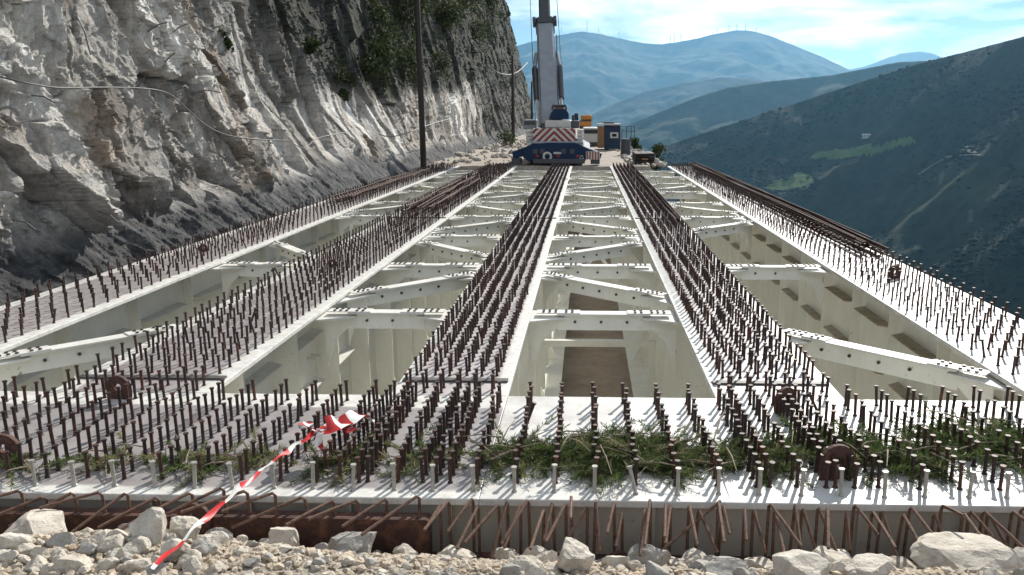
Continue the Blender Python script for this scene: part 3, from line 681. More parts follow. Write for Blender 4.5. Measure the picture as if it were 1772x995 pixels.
def hairpin(parent, x, ztop, lean, drop, ln, zb):
    ys_ = 4.23 + random.gauss(0, .01); a_ = math.atan2(lean, 1)
    end = np.array([x + ln * math.sin(a_), ys_ - ln * math.cos(a_), ztop + drop])
    top = np.array([x, ys_, ztop]); ft = np.array([x + random.gauss(0, .006), ys_ + .01, zb])
    MB().tube([ft, top - (0, 0, .02), top + (end - top) * .05 + (0, 0, .002), top * .5 + end * .5 + (0, 0, .004), end], .0095, 7).build('bent_bar', M['rebar'], parent)
x = -3.6
while x < xr - .02:
    hairpin(eb, x, .06 + random.gauss(0, .02), -.85 + random.gauss(0, .18), -.03 + random.gauss(0, .04), .30 + random.random() * .16, -.09)
    x += .135 + random.random() * .07
x = xr + .08
while x < 4.4:
    t_ = (x + .9) / 3.6
    for dx in (0, random.choice((0.03, 0.045, .05))):
        hairpin(ea, x + dx, .03 + random.gauss(0, .02) , -.28 + .55 * t_ + random.gauss(0, .2), -.09 + random.gauss(0, .05), .18 + random.random() * .18, -.31)
    x += .11 + random.random() * .08
p0 = onz(1110, 905, -.2); p1 = onz(1240, 850, .02)
MB().tube([ (p0[0], 4.03, -.22), (p1[0], 4.29, .03)], .009, 7).build('loose_bar', M['rebar'], ea)

def on_gravel(px, py):
    d = ray(px, py); ts = np.linspace(2.2, 4.6, 1500) / d[1]; Pp = C0 + d[None] * ts[:, None]
    h = np.nonzero(Pp[:, 2] < gz(Pp[:, 0], Pp[:, 1]))[0]; return Pp[h[0]] if len(h) else Pp[-1]
# ------------------------------------------------------------------ warning tape
def tape():
    r_ = thing('warning_tape', 'red and white striped warning tape tied to a stud and trailing over the gravel', 'tape', tuple(onz(545, 760, 0)))
    A = onz(545, 748, .19); B = on_gravel(268, 1004) + np.array([0, 0, .06])
    def strip(pts, wdt, twist, per, ph):
        runs = []; s_ = 0; L0 = None
        for k, p in enumerate(pts):
            q = np.array(pts[min(k + 1, len(pts) - 1)]) - np.array(pts[max(k - 1, 0)]); q /= np.linalg.norm(q)
            sd = np.cross(q, (0, 0, 1)); sd /= np.linalg.norm(sd) + 1e-9; nn = np.cross(sd, q)
            a_ = twist(k); e = (sd * math.cos(a_) + nn * math.sin(a_)) * wdt(k) / 2
            cur = (p - e, p + np.cross(q, e) * .25, p + e)
            if L0 is not None:
                c_ = int((s_ + ph) / per)
                if not runs or runs[-1][0] != c_: runs.append((c_, []))
                if not runs[-1][1]: runs[-1][1].append(L0)
                runs[-1][1].append(cur); s_ += np.linalg.norm(np.array(p) - np.array(pts[k - 1]))
            L0 = cur
        for c_, rows in runs:
            mb = MB(); vv = [p for row in rows for p in row]
            mb.add(vv, [(3 * i + j, 3 * i + j + 1, 3 * i + j + 4, 3 * i + j + 3) for i in range(len(rows) - 1) for j in (0, 1)])
            mb.build(('red_stripe', 'white_stripe')[c_ % 2], M['tape_red' if c_ % 2 == 0 else 'tape_white'], r_, True)
    n = 60; pts = [A * (1 - k / n) + B * (k / n) + np.array([.006 * math.sin(k * .5), 0, .04 * math.sin(math.pi * k / n) + .006 * math.sin(k * .8)]) for k in range(n + 1)]
    strip(pts, lambda k: .026 + .008 * math.sin(k * .6), lambda k: .6 + .9 * math.sin(k * .21), .19, 0)
    for kk, (tg, lift, wd) in enumerate((((646, 724), .17, .10), ((612, 742), .17, .13), ((522, 742), .17, .05), ((560, 768), .13, .05))):
        E = onz(tg[0], tg[1], lift); pp = []
        for k in range(25):
            u_ = k / 24; pp.append(A * (1 - u_) + E * u_ + np.array([.01 * math.sin(u_ * 13), .035 * math.sin(u_ * 9 + kk), .028 * math.sin(u_ * 11 + kk * 2) * u_ + .05 * math.sin(math.pi * u_)]))
        strip(pp, lambda k: wd * (.35 + .65 * min(1, k / 8)), lambda k: -.2 + .5 * math.sin(k * .35 + kk), .085, .085 * kk)
    MB().tube([A + np.array([.018 * math.cos(a_), .018 * math.sin(a_), .012 * math.sin(2 * a_)]) for a_ in np.linspace(0, 6.0, 14)], .007, 6).build('knot', M['tape_red'], r_)
tape()

# ------------------------------------------------------------------ cut branches on the deck
def branches(lab, px, py, rx, ry, n, hgt, dry=.2, z0=0.0, group='cut branches scattered on the deck'):
    c0 = onz(px, py, z0)
    if z0 < 0: c0[2] = gz(c0[0], c0[1])
    root = thing('cut_branches', lab, 'branches', tuple(c0), group)
    st = MB(); LV = []; LF = []; LV2 = []; LF2 = []
    for _ in range(n):
        a_ = random.random() * 6.283; rr = math.sqrt(random.random()) * .95
        p = c0 + np.array([rx * rr * math.cos(a_), ry * rr * math.sin(a_), .012 + hgt * random.random() * (1 - rr * .7)])
        az = random.random() * 6.283; ln = .12 + .22 * random.random(); d = np.array([math.cos(az), math.sin(az), random.gauss(.12, .22)])
        pts = []; m_ = 7
        for k in range(m_):
            pts.append(p.copy()); p = p + d * ln / m_; d = d + np.array([random.gauss(0, .12), random.gauss(0, .12), random.gauss(-.05, .08)])
            p[2] = max(p[2], c0[2] + .008)
        st.tube(pts, [.0035 * (1 - .1 * k) for k in range(m_)], 4, False)
        tgt = (LV2, LF2) if random.random() < dry else (LV, LF)
        for k in range(1, m_):
            for _j in range(17):
                q = pts[k - 1] + (pts[k] - pts[k - 1]) * random.random(); dd = pts[k] - pts[k - 1]; dd = dd / np.linalg.norm(dd)
                e = dd * .9 + np.array([random.gauss(0, .6), random.gauss(0, .6), random.gauss(.12, .5)]); e /= np.linalg.norm(e); l_ = .026 + .036 * random.random()
                s_ = np.cross(e, (random.gauss(0, 1), random.gauss(0, 1), 1)); s_ /= np.linalg.norm(s_) + 1e-9; w_ = .0017 + .0016 * random.random()
                b = len(tgt[0]); tgt[0].extend([q, q + e * l_ * .5 + s_ * w_, q + e * l_, q + e * l_ * .5 - s_ * w_]); tgt[1].append((b, b + 1, b + 2, b + 3))
    for _ in range(max(3, n // 9)):
        a_ = random.random() * 6.283; p = c0 + np.array([rx * random.uniform(-.8, .8), ry * random.uniform(-.8, .8), .02 + hgt * random.random()]); ln = random.uniform(.2, .45)
        e = np.array([math.cos(a_), math.sin(a_), random.gauss(.03, .08)]); st.tube([p, p + e * ln * .5 + np.array([0, 0, .02]), p + e * ln], [.006, .005, .002], 5, False)
    st.build('stem', M['bark'], root)
    if LF: link('foliage', npmesh('foliage', LV, LF), M['leaf'], root)
    if LF2: link('wilted_foliage', npmesh('wilted_foliage', LV2, LF2), M['leaf_dry'], root)
BR = [('largest heap of cut green branches, on the white plate below the middle opening', 1050, 795, .48, .34, 200, .12, .14),
      ('heap of cut branches left of the largest heap, beside the dense stud rows', 905, 800, .24, .22, 75, .10, .25),
      ('low spread of cut branches right of the largest heap, with white plate showing through', 1165, 800, .26, .28, 55, .06, .25),
      ('cut branches in front of the right middle girder, left of the round lug', 1300, 800, .34, .27, 90, .08, .15),
      ('dark heap of cut branches just right of the round rusty lug', 1530, 800, .36, .30, 120, .10, .08),
      ('heap of cut branches at the right edge of the deck plate', 1700, 775, .44, .36, 150, .11, .08),
      ('thin cut branches behind the round rusty lug on the right', 1420, 770, .25, .2, 45, .06, .2),
      ('wilted twigs on the plate at the far left corner', 35, 815, .22, .12, 12, .05, .6),
      ('small wilted clump of branches behind the rusty lug of the left channel', 335, 810, .22, .15, 22, .05, .55),
      ('small clump of branches left of the warning tape', 440, 800, .20, .14, 17, .05, .5),
      ('small clump of branches on the left plate among the front studs', 220, 800, .22, .14, 16, .05, .5),
      ('clump of branches just right of the warning tape', 600, 805, .2, .15, 28, .06, .4),
      ('thin twigs on the plate in front of the left middle girder', 720, 800, .26, .16, 20, .05, .45)]
for b_ in BR: branches(*b_)
branches('green tuft of cut branches lying on the gravel beside the rusty channel', 478, 935, .12, .06, 40, .06, .25, -.25)
branches('thin twigs hanging at the rusty channel near the grey boulder', 545, 905, .08, .04, 14, .08, .3, -.2)

# ------------------------------------------------------------------ stones
import bmesh
def rock_mesh(seed, sub=4, cuts=17):
    r = np.random.default_rng(seed); bm = bmesh.new(); bmesh.ops.create_icosphere(bm, subdivisions=sub, radius=1)
    v = np.array([q.co[:] for q in bm.verts])
    for _ in range(cuts):
        n_ = r.normal(size=3); n_ /= np.linalg.norm(n_); h = .50 + .36 * r.random(); d = v @ n_
        v = v - np.outer(np.maximum(d - h, 0), n_)
    o_ = r.random() * 50
    dsp = fbm(v[:, 0] * 2.2 + o_, v[:, 1] * 2.2 + v[:, 2] * 1.7, 3, seed) * .09 + facet(v[:, 0] + v[:, 2] * .6 + o_, v[:, 1] - v[:, 2] * .7, .45, seed)[0] * .05 + fbm(v[:, 0] * 9 + o_, v[:, 1] * 9 + v[:, 2] * 7, 3, seed + 3) * .03
    v = v * (1 + dsp)[:, None]
    for q, p in zip(bm.verts, v): q.co = p
    me = bpy.data.meshes.new('rock'); bm.to_mesh(me); bm.free(); return me
ROCK = [ # label, px, py of the foot, width and height in photo pixels, grey
    ('broad flat pale boulder at the left edge below the rusty channel', 58, 922, 125, 52, 0),
    ('pale boulder half under the left edge of the picture, below the broad flat one', 12, 962, 70, 50, 0),
    ('rounded pale boulder left of the tape, tallest of the group by the lug', 262, 948, 74, 66, 0),
    ('pale grey boulder touching the left side of the tallest boulder by the lug', 222, 930, 56, 52, 1),
    ('sharp pale boulder between the tall boulder and the warning tape', 322, 945, 62, 62, 0),
    ('small pale boulder right of the broad flat boulder at the left', 142, 930, 50, 40, 0),
    ('grey-white boulder against the rusty channel behind the green tuft', 492, 925, 66, 44, 0),
    ('grey boulder half in shade under the right end of the rusty channel', 612, 962, 92, 48, 1),
    ('cream stone leaning on the end of the low rusty angle', 880, 942, 38, 40, 0),
    ('cream boulder just right of the leaning stone at the rusty angle', 925, 950, 60, 48, 0),
    ('pointed white stone in the middle of the bottom edge', 992, 998, 74, 66, 0),
    ('angular grey boulder in the middle, in front of the rusty angle', 1122, 972, 84, 56, 1),
    ('smooth cream boulder right of the angular grey one', 1205, 968, 64, 42, 0),
    ('grey block at the bottom edge below the smooth cream boulder', 1250, 1003, 92, 46, 1),
    ('large brown-cream boulder before the rusty angle on the right', 1428, 985, 100, 62, 0),
    ('pale rock at the bottom edge under the large brown-cream boulder', 1385, 1012, 120, 50, 0),
    ('small pale boulder between the two large boulders on the right', 1563, 982, 54, 36, 0),
    ('huge pale rock in the lower right corner', 1700, 1000, 190, 70, 0),
    ('grey rock at the right edge behind the huge corner rock', 1775, 965, 110, 50, 1),
    ('pale stone between angular grey boulder and pointed white stone', 1062, 992, 56, 40, 0),
    ('pale lump of rock at the bottom edge left of the huge corner rock', 1500, 1006, 90, 46, 0),
    ('long pale stone at the bottom edge near the left corner', 120, 992, 80, 36, 0),
    ('pale stone on the gravel just below the tall boulder by the lug', 300, 970, 60, 34, 0),
    ('rounded grey stone crossed by the warning tape', 352, 965, 58, 34, 1),
    ('grey rock at the foot of the channel left of the lug', 180, 915, 44, 34, 1),
    ('pale stone at the gravel edge below the channel end', 700, 962, 50, 30, 0),
    ('cream stone at the gravel edge right of the channel end', 790, 968, 62, 34, 0),
    ('pale stone in front of the cream boulder at the rusty angle', 945, 985, 46, 34, 0),
    ('pale boulder at the bottom edge between grey block and large boulder', 1320, 985, 64, 40, 0),
    ('white stone on the bottom edge left of the pointed white stone', 915, 996, 52, 34, 0)]
def place_rock(px, py, wpx, hpx, grey, seed, lab, group, name='boulder'):
    q = on_gravel(px, py - hpx * .18); s = F / (np.dot(q - C0, fwd)); wx = wpx / s / 2 * 1.12; wz = hpx / s / 2 * 1.25
    me = rock_mesh(seed); me.materials.append(M['stone_grey'] if grey else M['stone'])
    yy = min(q[1] - wx * .05, 4.10 - wx * .8); zz_ = float(gz(q[0], yy))
    o = link(name, me, None, None, (q[0] * yy / q[1], yy, zz_ + wz * .42)); o.scale = (wx, wx * .8, wz); o.rotation_euler = (random.gauss(0, .12), random.gauss(0, .12), random.gauss(0, .3))
    tag(o, lab, 'rock', group)
for k, (lab, px, py, wp, hp, g_) in enumerate(ROCK): place_rock(px, py, wp, hp, g_, 100 + k, lab, 'boulders along the gravel bank')
for k in range(260):
    px = random.uniform(-10, 1780); dn = 380 < px < 860; py = random.uniform(945, 1012) + (0 if dn else -12 * (px < 380)); wp = random.uniform(15, 30) if dn else random.uniform(17, 50)
    place_rock(px, py, wp, wp * random.uniform(.55, .8), random.random() < .2, 300 + k, 'fist-sized pale stone lying loose on the gravel in the foreground', 'loose fist-sized stones', 'stone')
n = 26000
P = np.stack([rng.uniform(-3.6, 3.4, n), 4.42 - 1.75 * rng.random(n) ** 1.15, np.zeros(n)], -1); P[:, 2] = gz(P[:, 0], P[:, 1])
rad = .006 + .022 * rng.random(n) ** 3; P[:, 2] += rad * .35
v, f = blobs(P, rad, (1.1, .9, .7), .35)
kind(tag(link('gravel', npmesh('gravel', v, f), M['gravel']), 'loose pale gravel covering the bank in the foreground', 'gravel'), 'stuff')

# ------------------------------------------------------------------ cliff dressing: hoses, bolts, shrubs, poles
def hose(lab, pix, r, m, off=.05, name='hose'):
    pp = []
    for (x0, y0), (x1, y1) in zip(pix[:-1], pix[1:]):
        n_ = max(3, int(math.hypot(x1 - x0, y1 - y0) / 9))
        for k in range(n_): pp.append((x0 + (x1 - x0) * k / n_, y0 + (y1 - y0) * k / n_))
    pp.append(pix[-1]); pp = np.array(pp, float)
    for _ in range(6): pp[1:-1] = .25 * pp[:-2] + .5 * pp[1:-1] + .25 * pp[2:]
    H = np.array([cliff_hit(*q) for q in pp]); dist = H[:, 1].copy()
    mn = np.array([dist[max(0, i - 5):i + 6].min() for i in range(len(dist))])
    for _ in range(12): mn[1:-1] = .25 * mn[:-2] + .5 * mn[1:-1] + .25 * mn[2:]
    Q = [C0 + ray(*q) * ((d_ - .12) / ray(*q)[1]) for q, d_ in zip(pp, mn)]
    return tag(MB().tube(Q, r, 7).build(name, m, smooth=True), lab, 'hose')
hose('long grey hose sagging across the cliff face at the upper left', [(-20, 128), (40, 143), (100, 153), (165, 151), (240, 152), (292, 157), (320, 185), (345, 210), (372, 228), (400, 237), (450, 242), (500, 243)], .013, M['cable_grey'])
hose('pale hose hanging in a loop right of the long sagging hose', [(500, 243), (518, 255), (530, 262), (540, 238), (570, 234), (603, 228)], .012, M['cable'])
hose('pale hose rising to the near pole across the cliff', [(655, 232), (670, 238), (690, 236), (725, 222), (760, 210), (780, 205)], .022, M['cable'])
hose('pale hose loop on the cliff beside the far pole', [(842, 112), (860, 128), (880, 131), (895, 127), (908, 114), (913, 108)], .05, M['cable'])
for k, (pa, pb, lab) in enumerate([((253, 130), (235, 155), 'short dark bar sticking out of the cliff through the long hose'),
        ((302, 92), (285, 108), 'short dark bar in the cliff above the bend of the long hose'),
        ((256, 55), (290, 38), 'dark curved wire on the cliff above the short bars, near the top'),
        ((133, 28), (157, 95), 'dark bent wire hanging on the brownish rock at the top left'),
        ((332, 162), (382, 160), 'dark wire on the bluish slab right of the hose bend'),
        ((300, 55), (325, 41), 'dark forked wire right of the curved wire near the top'),
        ((55, 165), (95, 178), 'dark wire just below the long hose at the far left'),
        ((25, 380), (62, 398), 'dark bent wire on the sprayed concrete at the far left'),
        ((170, 366), (205, 385), 'dark wires spread on the sprayed concrete below the tall slab')]):
    a_, b_ = cliff_hit(*pa), cliff_hit(*pb); d_ = min(a_[1], b_[1]) - .1
    a_ = C0 + ray(*pa) * (d_ / ray(*pa)[1]); b_ = C0 + ray(*pb) * (d_ / ray(*pb)[1]); m_ = (a_ + b_) / 2 + np.array([.02, 0, .10 * np.linalg.norm(b_ - a_)])
    tag(MB().tube([cliff_hit(*pa) , a_, m_, b_], .011, 6).build('wire', M['cable_dark']), lab, 'wire', 'wires and bars stuck in the cliff')
def shrub(lab, px, py, r, n, leaf=.07, m='leaf_dark', c=None, name='shrub', group='shrubs growing on the cliff', squash=.8):
    c = cliff_hit(px, py) if c is None else np.array(c, float); root = thing(name, lab, 'shrub', tuple(c), group)
    nb = 5 + int(n / 300); cs = [c + np.array([abs(random.gauss(.2, .25)), random.gauss(0, .55), random.gauss(.1, .4)]) * r for _ in range(nb)]
    st = MB()
    for q in cs: st.tube([c - np.array([.25 * r, 0, .25 * r]), c * .5 + q * .5 + np.array([.05 * r, 0, 0]), q], [.03 * r + .008, .02 * r + .006, .004], 5)
    st.build('stem', M['bark'], root)
    K = rng.integers(0, nb, n); d = rng.normal(size=(n, 3)); d /= np.linalg.norm(d, axis=1)[:, None]
    rr = r * .48 * rng.random(n) ** .45
    p = np.array(cs)[K] + d * rr[:, None] * np.array([.9, 1, squash])
    e1 = rng.normal(size=(n, 3)); e1 /= np.linalg.norm(e1, axis=1)[:, None]; e2 = np.cross(e1, rng.normal(size=(n, 3))); e2 /= np.linalg.norm(e2, axis=1)[:, None]
    s1 = leaf * (.6 + .8 * rng.random(n))[:, None]; vv = np.stack([p - e1 * s1, p + e2 * s1 * .45, p + e1 * s1, p - e2 * s1 * .45], 1).reshape(-1, 3)
    link('foliage', npmesh('foliage', vv, np.arange(4 * n).reshape(-1, 4)), M[m], root)
for k, (px, py, r_, n_, lab) in enumerate([(690, 25, 2.2, 2600, 'big dark shrub on the cliff left of the near pole at the top edge'), (655, 80, 1.6, 1800, 'green shrub below the big dark one, left of the near pole'),
        (630, 108, 1.2, 1200, 'small shrub on the cliff ledge at the left end of the dark growth'), (700, 110, 1.5, 1600, 'shrub touching the near pole halfway up'),
        (660, 130, 1.0, 900, 'low shrub under the green shrub left of the near pole'), (535, 78, .5, 500, 'small tuft growing on the pale rock edge'), (385, 72, .35, 350, 'tiny tuft on the pale cliff near the middle top'),
        (765, 20, 2.4, 2200, 'shrub on the cliff right of the near pole at the top edge'), (800, 8, 2.8, 2200, 'shrub at the top edge midway between the two poles'), (845, 10, 3.2, 2200, 'shrub on the cliff crest against the sky'),
        (820, 60, 2.2, 1500, 'shrub on the weathered cliff below the crest'), (755, 105, 1.3, 900, 'sparse shrub right of the near pole above the pale cut'), (588, 130, .7, 600, 'tuft on the rock shoulder left of the dark growth'),
        (590, 160, .45, 400, 'yellowish tuft at the corner of the rock shoulder'), (640, 15, 1.3, 1000, 'dark shrub in the hollow at the top edge')]):
    shrub(lab, px, py, r_ * .85, int(n_ * .85), .05 + .018 * r_)
def pole(lab, px, pyb, y, ztop, r, dpx):
    b_ = ony(px, pyb, y); root = thing('utility_pole', lab, 'pole', (b_[0], y, -.4))
    tp = (b_[0] + dpx, y, ztop)
    MB().tube([(b_[0], y, -.6), (b_[0] + dpx * .5, y, ztop * .5), tp], [r, r * .9, r * .78], 12).build('shaft', M['pole'], root, True)
    MB().box(tp[0] - .55, tp[0] + .55, y - .15, y - .07, ztop - .5, ztop - .38).build('crossarm', M['pole'], root)
    for dx in (-.45, .45): MB().tube([(tp[0] + dx, y - .11, ztop - .38), (tp[0] + dx, y - .11, ztop - .22)], .035, 8).build('insulator', M['off_white'], root)
pole('tall dark wooden pole at the cliff foot, nearer of the two', 733, 283, 34.5, 11.5, .13, -.05)
q = ony(888, 240, 70); root = thing('utility_pole', 'shorter dark pole at the cliff foot, left of the crane', 'pole', (q[0], 70, -.2))
MB().tube([(q[0], 70, -.4), (q[0] + .05, 70, 7.1)], [.16, .11], 10).build('shaft', M['pole'], root, True); MB().tube([(q[0] - .08, 70, 6.6), (q[0] + .25, 70, 6.75)], .05, 6).build('bracket', M['pole'], root)
q = ony(921, 240, 95); root = thing('utility_pole', 'farthest thin pole between cliff and crane boom', 'pole', (q[0], 95, -.2))
MB().tube([(q[0], 95, -.4), (q[0], 95, 6.0)], [.14, .10], 8).build('shaft', M['pole'], root, True)

# ------------------------------------------------------------------ mobile crane at the far end
CY = 37.0
def P3(px, py, y): return ony(px, py, y)
cr_ = thing('mobile_crane', 'mobile crane with raised grey boom, striped rear panel and dark blue carrier', 'crane', (P3(952, 284, CY)[0], CY, 0))
def slab(name, m, px0, px1, py0, py1, ya, yb, parent=cr_, bevel=.02):
    a_ = P3(px0, py1, ya); b_ = P3(px1, py0, ya); return MB().box(a_[0], b_[0], ya, yb, a_[2], b_[2]).build(name, m, parent, bevel=bevel)
def poly(name, m, pix, ya, yb, parent=cr_, bevel=.02):
    return MB().prism([P3(x, y, ya) for x, y in pix][::-1], (0, yb - ya, 0)).build(name, m, parent, bevel=bevel)
car = poly('carrier', M['navy'], [(905, 256), (922, 250), (945, 247), (995, 247), (1012, 254), (1022, 259), (1012, 280), (915, 280), (905, 272)], CY, CY + 9)
poly('outrigger', M['navy'], [(886, 263), (920, 251), (924, 266), (888, 275)], CY + .1, CY + .9); poly('outrigger', M['navy'], [(1006, 251), (1042, 266), (1038, 277), (1004, 270)], CY + .1, CY + .9)
for px in (893, 1030): slab('outrigger_pad', M['crane_dark'], px - 8, px + 8, 274, 284, CY + .1, CY + .9)
wm_ = MB()
for sx in (930, 996):
    for yy in (CY + .5, CY + 2.2, CY + 6.5, CY + 8.2):
        c_ = P3(sx, 274, CY); w_ = MB().tube([(c_[0] - .3, yy + .3, .52), (c_[0] + .3, yy + .3, .52)], .52, 20).build('wheel', M['black'], cr_)
        MB().tube([(c_[0] - .31, yy + .3, .52), (c_[0] + .31, yy + .3, .52)], .24, 14).build('rim', M['off_white'], w_)
c_ = P3(947, 271, CY - .06); sp_ = MB().tube([(c_[0] + .17 * math.cos(a_), CY - .06, c_[2] + .17 * math.sin(a_)) for a_ in np.linspace(0, 6.2832, 22)], .055, 8).build('tow_ring', M['off_white'], cr_, True)
slab('rear_bumper', M['crane_dark'], 922, 1012, 275, 283, CY - .12, CY + .1); 
for px in (930, 966, 1000): slab('tail_light', M['red'], px - 3, px + 3, 268, 272, CY - .04, CY + .01, bevel=0)
slab('carrier_deck', M['crane_grey'], 915, 1008, 245, 248.5, CY + .05, CY + 8)
pan = slab('rear_panel', M['off_white'], 922, 996, 222, 247, CY + .3, CY + .5)
pa = P3(922, 247, CY + .3); pb = P3(996, 222, CY + .3); xm = (pa[0] + pb[0]) / 2; hw = (pb[0] - pa[0]) / 2; hh = pb[2] - pa[2]
def clip(pl, a_, b_, c_):
    out = []
    for i in range(len(pl)):
        p, q = pl[i], pl[(i + 1) % len(pl)]; dp = a_ * p[0] + b_ * p[1] - c_; dq = a_ * q[0] + b_ * q[1] - c_
        if dp <= 0: out.append(p)
        if dp * dq < 0: s_ = dp / (dp - dq); out.append((p[0] + (q[0] - p[0]) * s_, p[1] + (q[1] - p[1]) * s_))
    return out
for sg in (-1, 1):
    for k in range(9):
        lo = -.2 + k * .30; pl = [(0, lo), (0, lo + .15), (hw, lo + .15 - hw * .95), (hw, lo - hw * .95)]
        pl = clip(clip(pl, 0, 1, hh), 0, -1, 0)
        if len(pl) > 2: MB().prism([(xm + sg * u_, CY + .292, pa[2] + v_) for u_, v_ in pl][::-sg], (0, .006, 0)).build('red_stripe', M['red'], pan)
for sx in (909, 998):
    for k in range(4): slab('counterweight_slab', M['off_white'], sx + 1, sx + 11, 224 + k * 6.2, 229.4 + k * 6.2, CY + .4, CY + 1.8, bevel=.015)
slab('engine_housing', M['off_white'], 943, 988, 208, 221.5, CY + .7, CY + 3.2, bevel=.05); slab('housing_vent', M['crane_dark'], 988.2, 1002, 209, 222, CY + .8, CY + 3)
slab('turntable', M['crane_dark'], 930, 1000, 240, 246, CY + 1.9, CY + 4)
slab('cab', M['crane_grey'], 905, 928, 207, 224, CY + 2.5, CY + 4.3, bevel=.06); slab('cab_window', M['glass'], 907, 926, 209, 216, CY + 2.47, CY + 2.51, bevel=0)
wd_ = poly('winch_housing', M['navy'], [(950, 206), (953, 196), (958, 189), (980, 189), (984, 196), (984, 206)], CY + .9, CY + 2.4)
wb = MB(); q0, q1, q2, q3 = [P3(x, y, CY + 1.2) for x, y in ((956, 190), (957, 183), (979, 183), (980, 190))]; wb.tube([q0, q1, q2, q3], .07, 8); wb.build('guard_rail', M['crane_dark'], cr_)
d0, d1 = P3(960, 192, CY + 1.6), P3(976, 192, CY + 1.6); MB().tube([d0, d1], .28, 14).build('winch_drum', M['booth_brown'], cr_)
# boom: nested box sections leaning up and away
def section(name, m, pxa, pya, ya, wa, pxb, pyb, yb, wb_, dep):
    a_, b_ = P3(pxa, pya, ya), P3(pxb, pyb, yb); ax = b_ - a_; ax /= np.linalg.norm(ax); sd = np.array([1.0, 0, 0]); sd -= ax * (sd @ ax); sd /= np.linalg.norm(sd); nn = np.cross(ax, sd)
    def ring(c_, w_):
        w_ /= 2; d_ = dep / 2; k_ = .25
        return [c_ + sd * x * w_ + nn * y * d_ for x, y in ((-1, -1 + k_), (-1 + k_, -1), (1 - k_, -1), (1, -1 + k_), (1, 1 - k_), (1 - k_, 1), (-1 + k_, 1), (-1, 1 - k_))]
    vv = ring(a_, wa) + ring(b_, wb_); return MB().add(vv, [tuple(range(8))[::-1], tuple(range(8, 16))] + [(i, (i + 1) % 8, 8 + (i + 1) % 8, 8 + i) for i in range(8)]).build(name, m, cr_), a_, b_, sd, nn, ax
b1, A1, B1, sd, nn, ax = section('boom', M['crane_grey'], 953, 222, CY + 2.4, 1.02, 943, 44, CY + 5.6, .84, 1.0)
section('boom_collar', M['crane_dark'], 943.4, 50, CY + 5.5, .96, 942.8, 41, CY + 5.65, .96, 1.15)
b2, *_ = section('boom_extension', M['crane_dark'], 943, 44, CY + 5.6, .58, 938, -150, CY + 9.2, .52, .7)
section('boom_tip', M['crane_grey'], 938, -150, CY + 9.2, .60, 935, -330, CY + 12.4, .55, .7)
for s_ in (-1, 1):
    c_ = B1 + sd * s_ * .52; MB().tube([c_ - sd * .08 - nn * .3, c_ + sd * .08 - nn * .3], .26, 12).build('sheave', M['crane_dark'], cr_)
    a_ = A1 * .45 + B1 * .55 + sd * s_ * .62 - nn * .2; b_ = A1 * .75 + B1 * .25 + sd * s_ * .60 - nn * .2; MB().tube([b_, a_], .15, 10).build('hydraulic_cylinder', M['crane_dark'], cr_)
    MB().tube([A1 + sd * s_ * .54 - nn * .2, b_], .07, 8).build('piston_rod', M['off_white'], cr_)
    MB().tube([A1 + sd * s_ * .72 + ax * .5, B1 + sd * s_ * .66 + ax * 7], .018, 5).build('rope', M['cable_dark'], cr_)
    MB().tube([a_ + ax * .1, a_ + ax * .9 - sd * s_ * .12], .10, 8).build('bracket', M['crane_grey'], cr_)
ld = MB()
for px in (1004, 1009): ld.tube([P3(px, 246, CY + .2), P3(px, 279, CY - .03)], .025, 5)
for k in range(6): ld.tube([P3(1004, 250 + k * 5, CY + .08 - k * .02), P3(1009, 250 + k * 5, CY + .08 - k * .02)], .02, 5)
ld.build('ladder', M['off_white'], cr_)
for px in (926, 938, 975, 990): slab('mudguard', M['crane_dark'], px - 4, px + 4, 258, 266, CY - .05, CY - .005, bevel=0)
slab('number_plate', M['off_white'], 958, 972, 263, 266.5, CY - .03, CY - .004, bevel=0)
MB().tube([P3(992, 209, CY + 2), P3(992, 199, CY + 2)], .07, 8).build('exhaust', M['crane_dark'], cr_)
for k, px in enumerate((938, 961, 968)): MB().tube([P3(px, 222, CY + 1.9), P3(px - 3, 150, CY + 3.1), P3(px - 5, 60, CY + 4.8)], .025, 6).build('hose', M['crane_dark'], cr_)
sb = slab('striped_board', M['off_white'], 1014, 1038, 262, 276, CY - .1, CY - .06, bevel=0)
for k in range(5): slab('red_stripe', M['red'], 1015 + k * 4.8, 1017.4 + k * 4.8, 262.3, 275.7, CY - .106, CY - .1, sb, 0)

# booth, van, orange machine, fence, rubble beside the crane
bt = thing('site_booth', 'small dark blue site booth with brown side, right of the crane', 'booth', (P3(1055, 258, 54)[0], 54, 0))
slab('wall', M['booth'], 1046, 1074, 217, 258, 54, 55.6, bt); slab('side_wall', M['booth_brown'], 1034, 1045.5, 219, 256, 53.9, 55.5, bt); slab('roof', M['off_white'], 1033, 1075.5, 214, 216.8, 53.8, 55.8, bt)
slab('roof_vent', M['crane_dark'], 1044, 1063, 211, 213.8, 54.3, 55, bt); wf_ = slab('window', M['off_white'], 1056, 1070, 229, 239, 53.96, 53.995, bt, 0); slab('pane', M['glass'], 1059, 1067, 231.5, 236.5, 53.94, 53.958, wf_, 0)
vn_ = thing('parked_van', 'white van parked between the crane and the blue booth', 'van', (P3(1022, 248, 60)[0], 60, 0))
poly('body', M['off_white'], [(1004, 250), (1004, 232), (1009, 221), (1034, 221), (1040, 232), (1040, 250)], 60, 64.5, vn_, .08); slab('rear_window', M['glass'], 1011, 1034, 224, 231, 59.96, 60.01, vn_, 0); slab('bumper', M['crane_dark'], 1004, 1040, 246, 250, 59.9, 60.05, vn_)
for px in (1006.5, 1037.5): slab('tail_light', M['red'], px - 1.3, px + 1.3, 234, 240, 59.96, 60.01, vn_, 0)
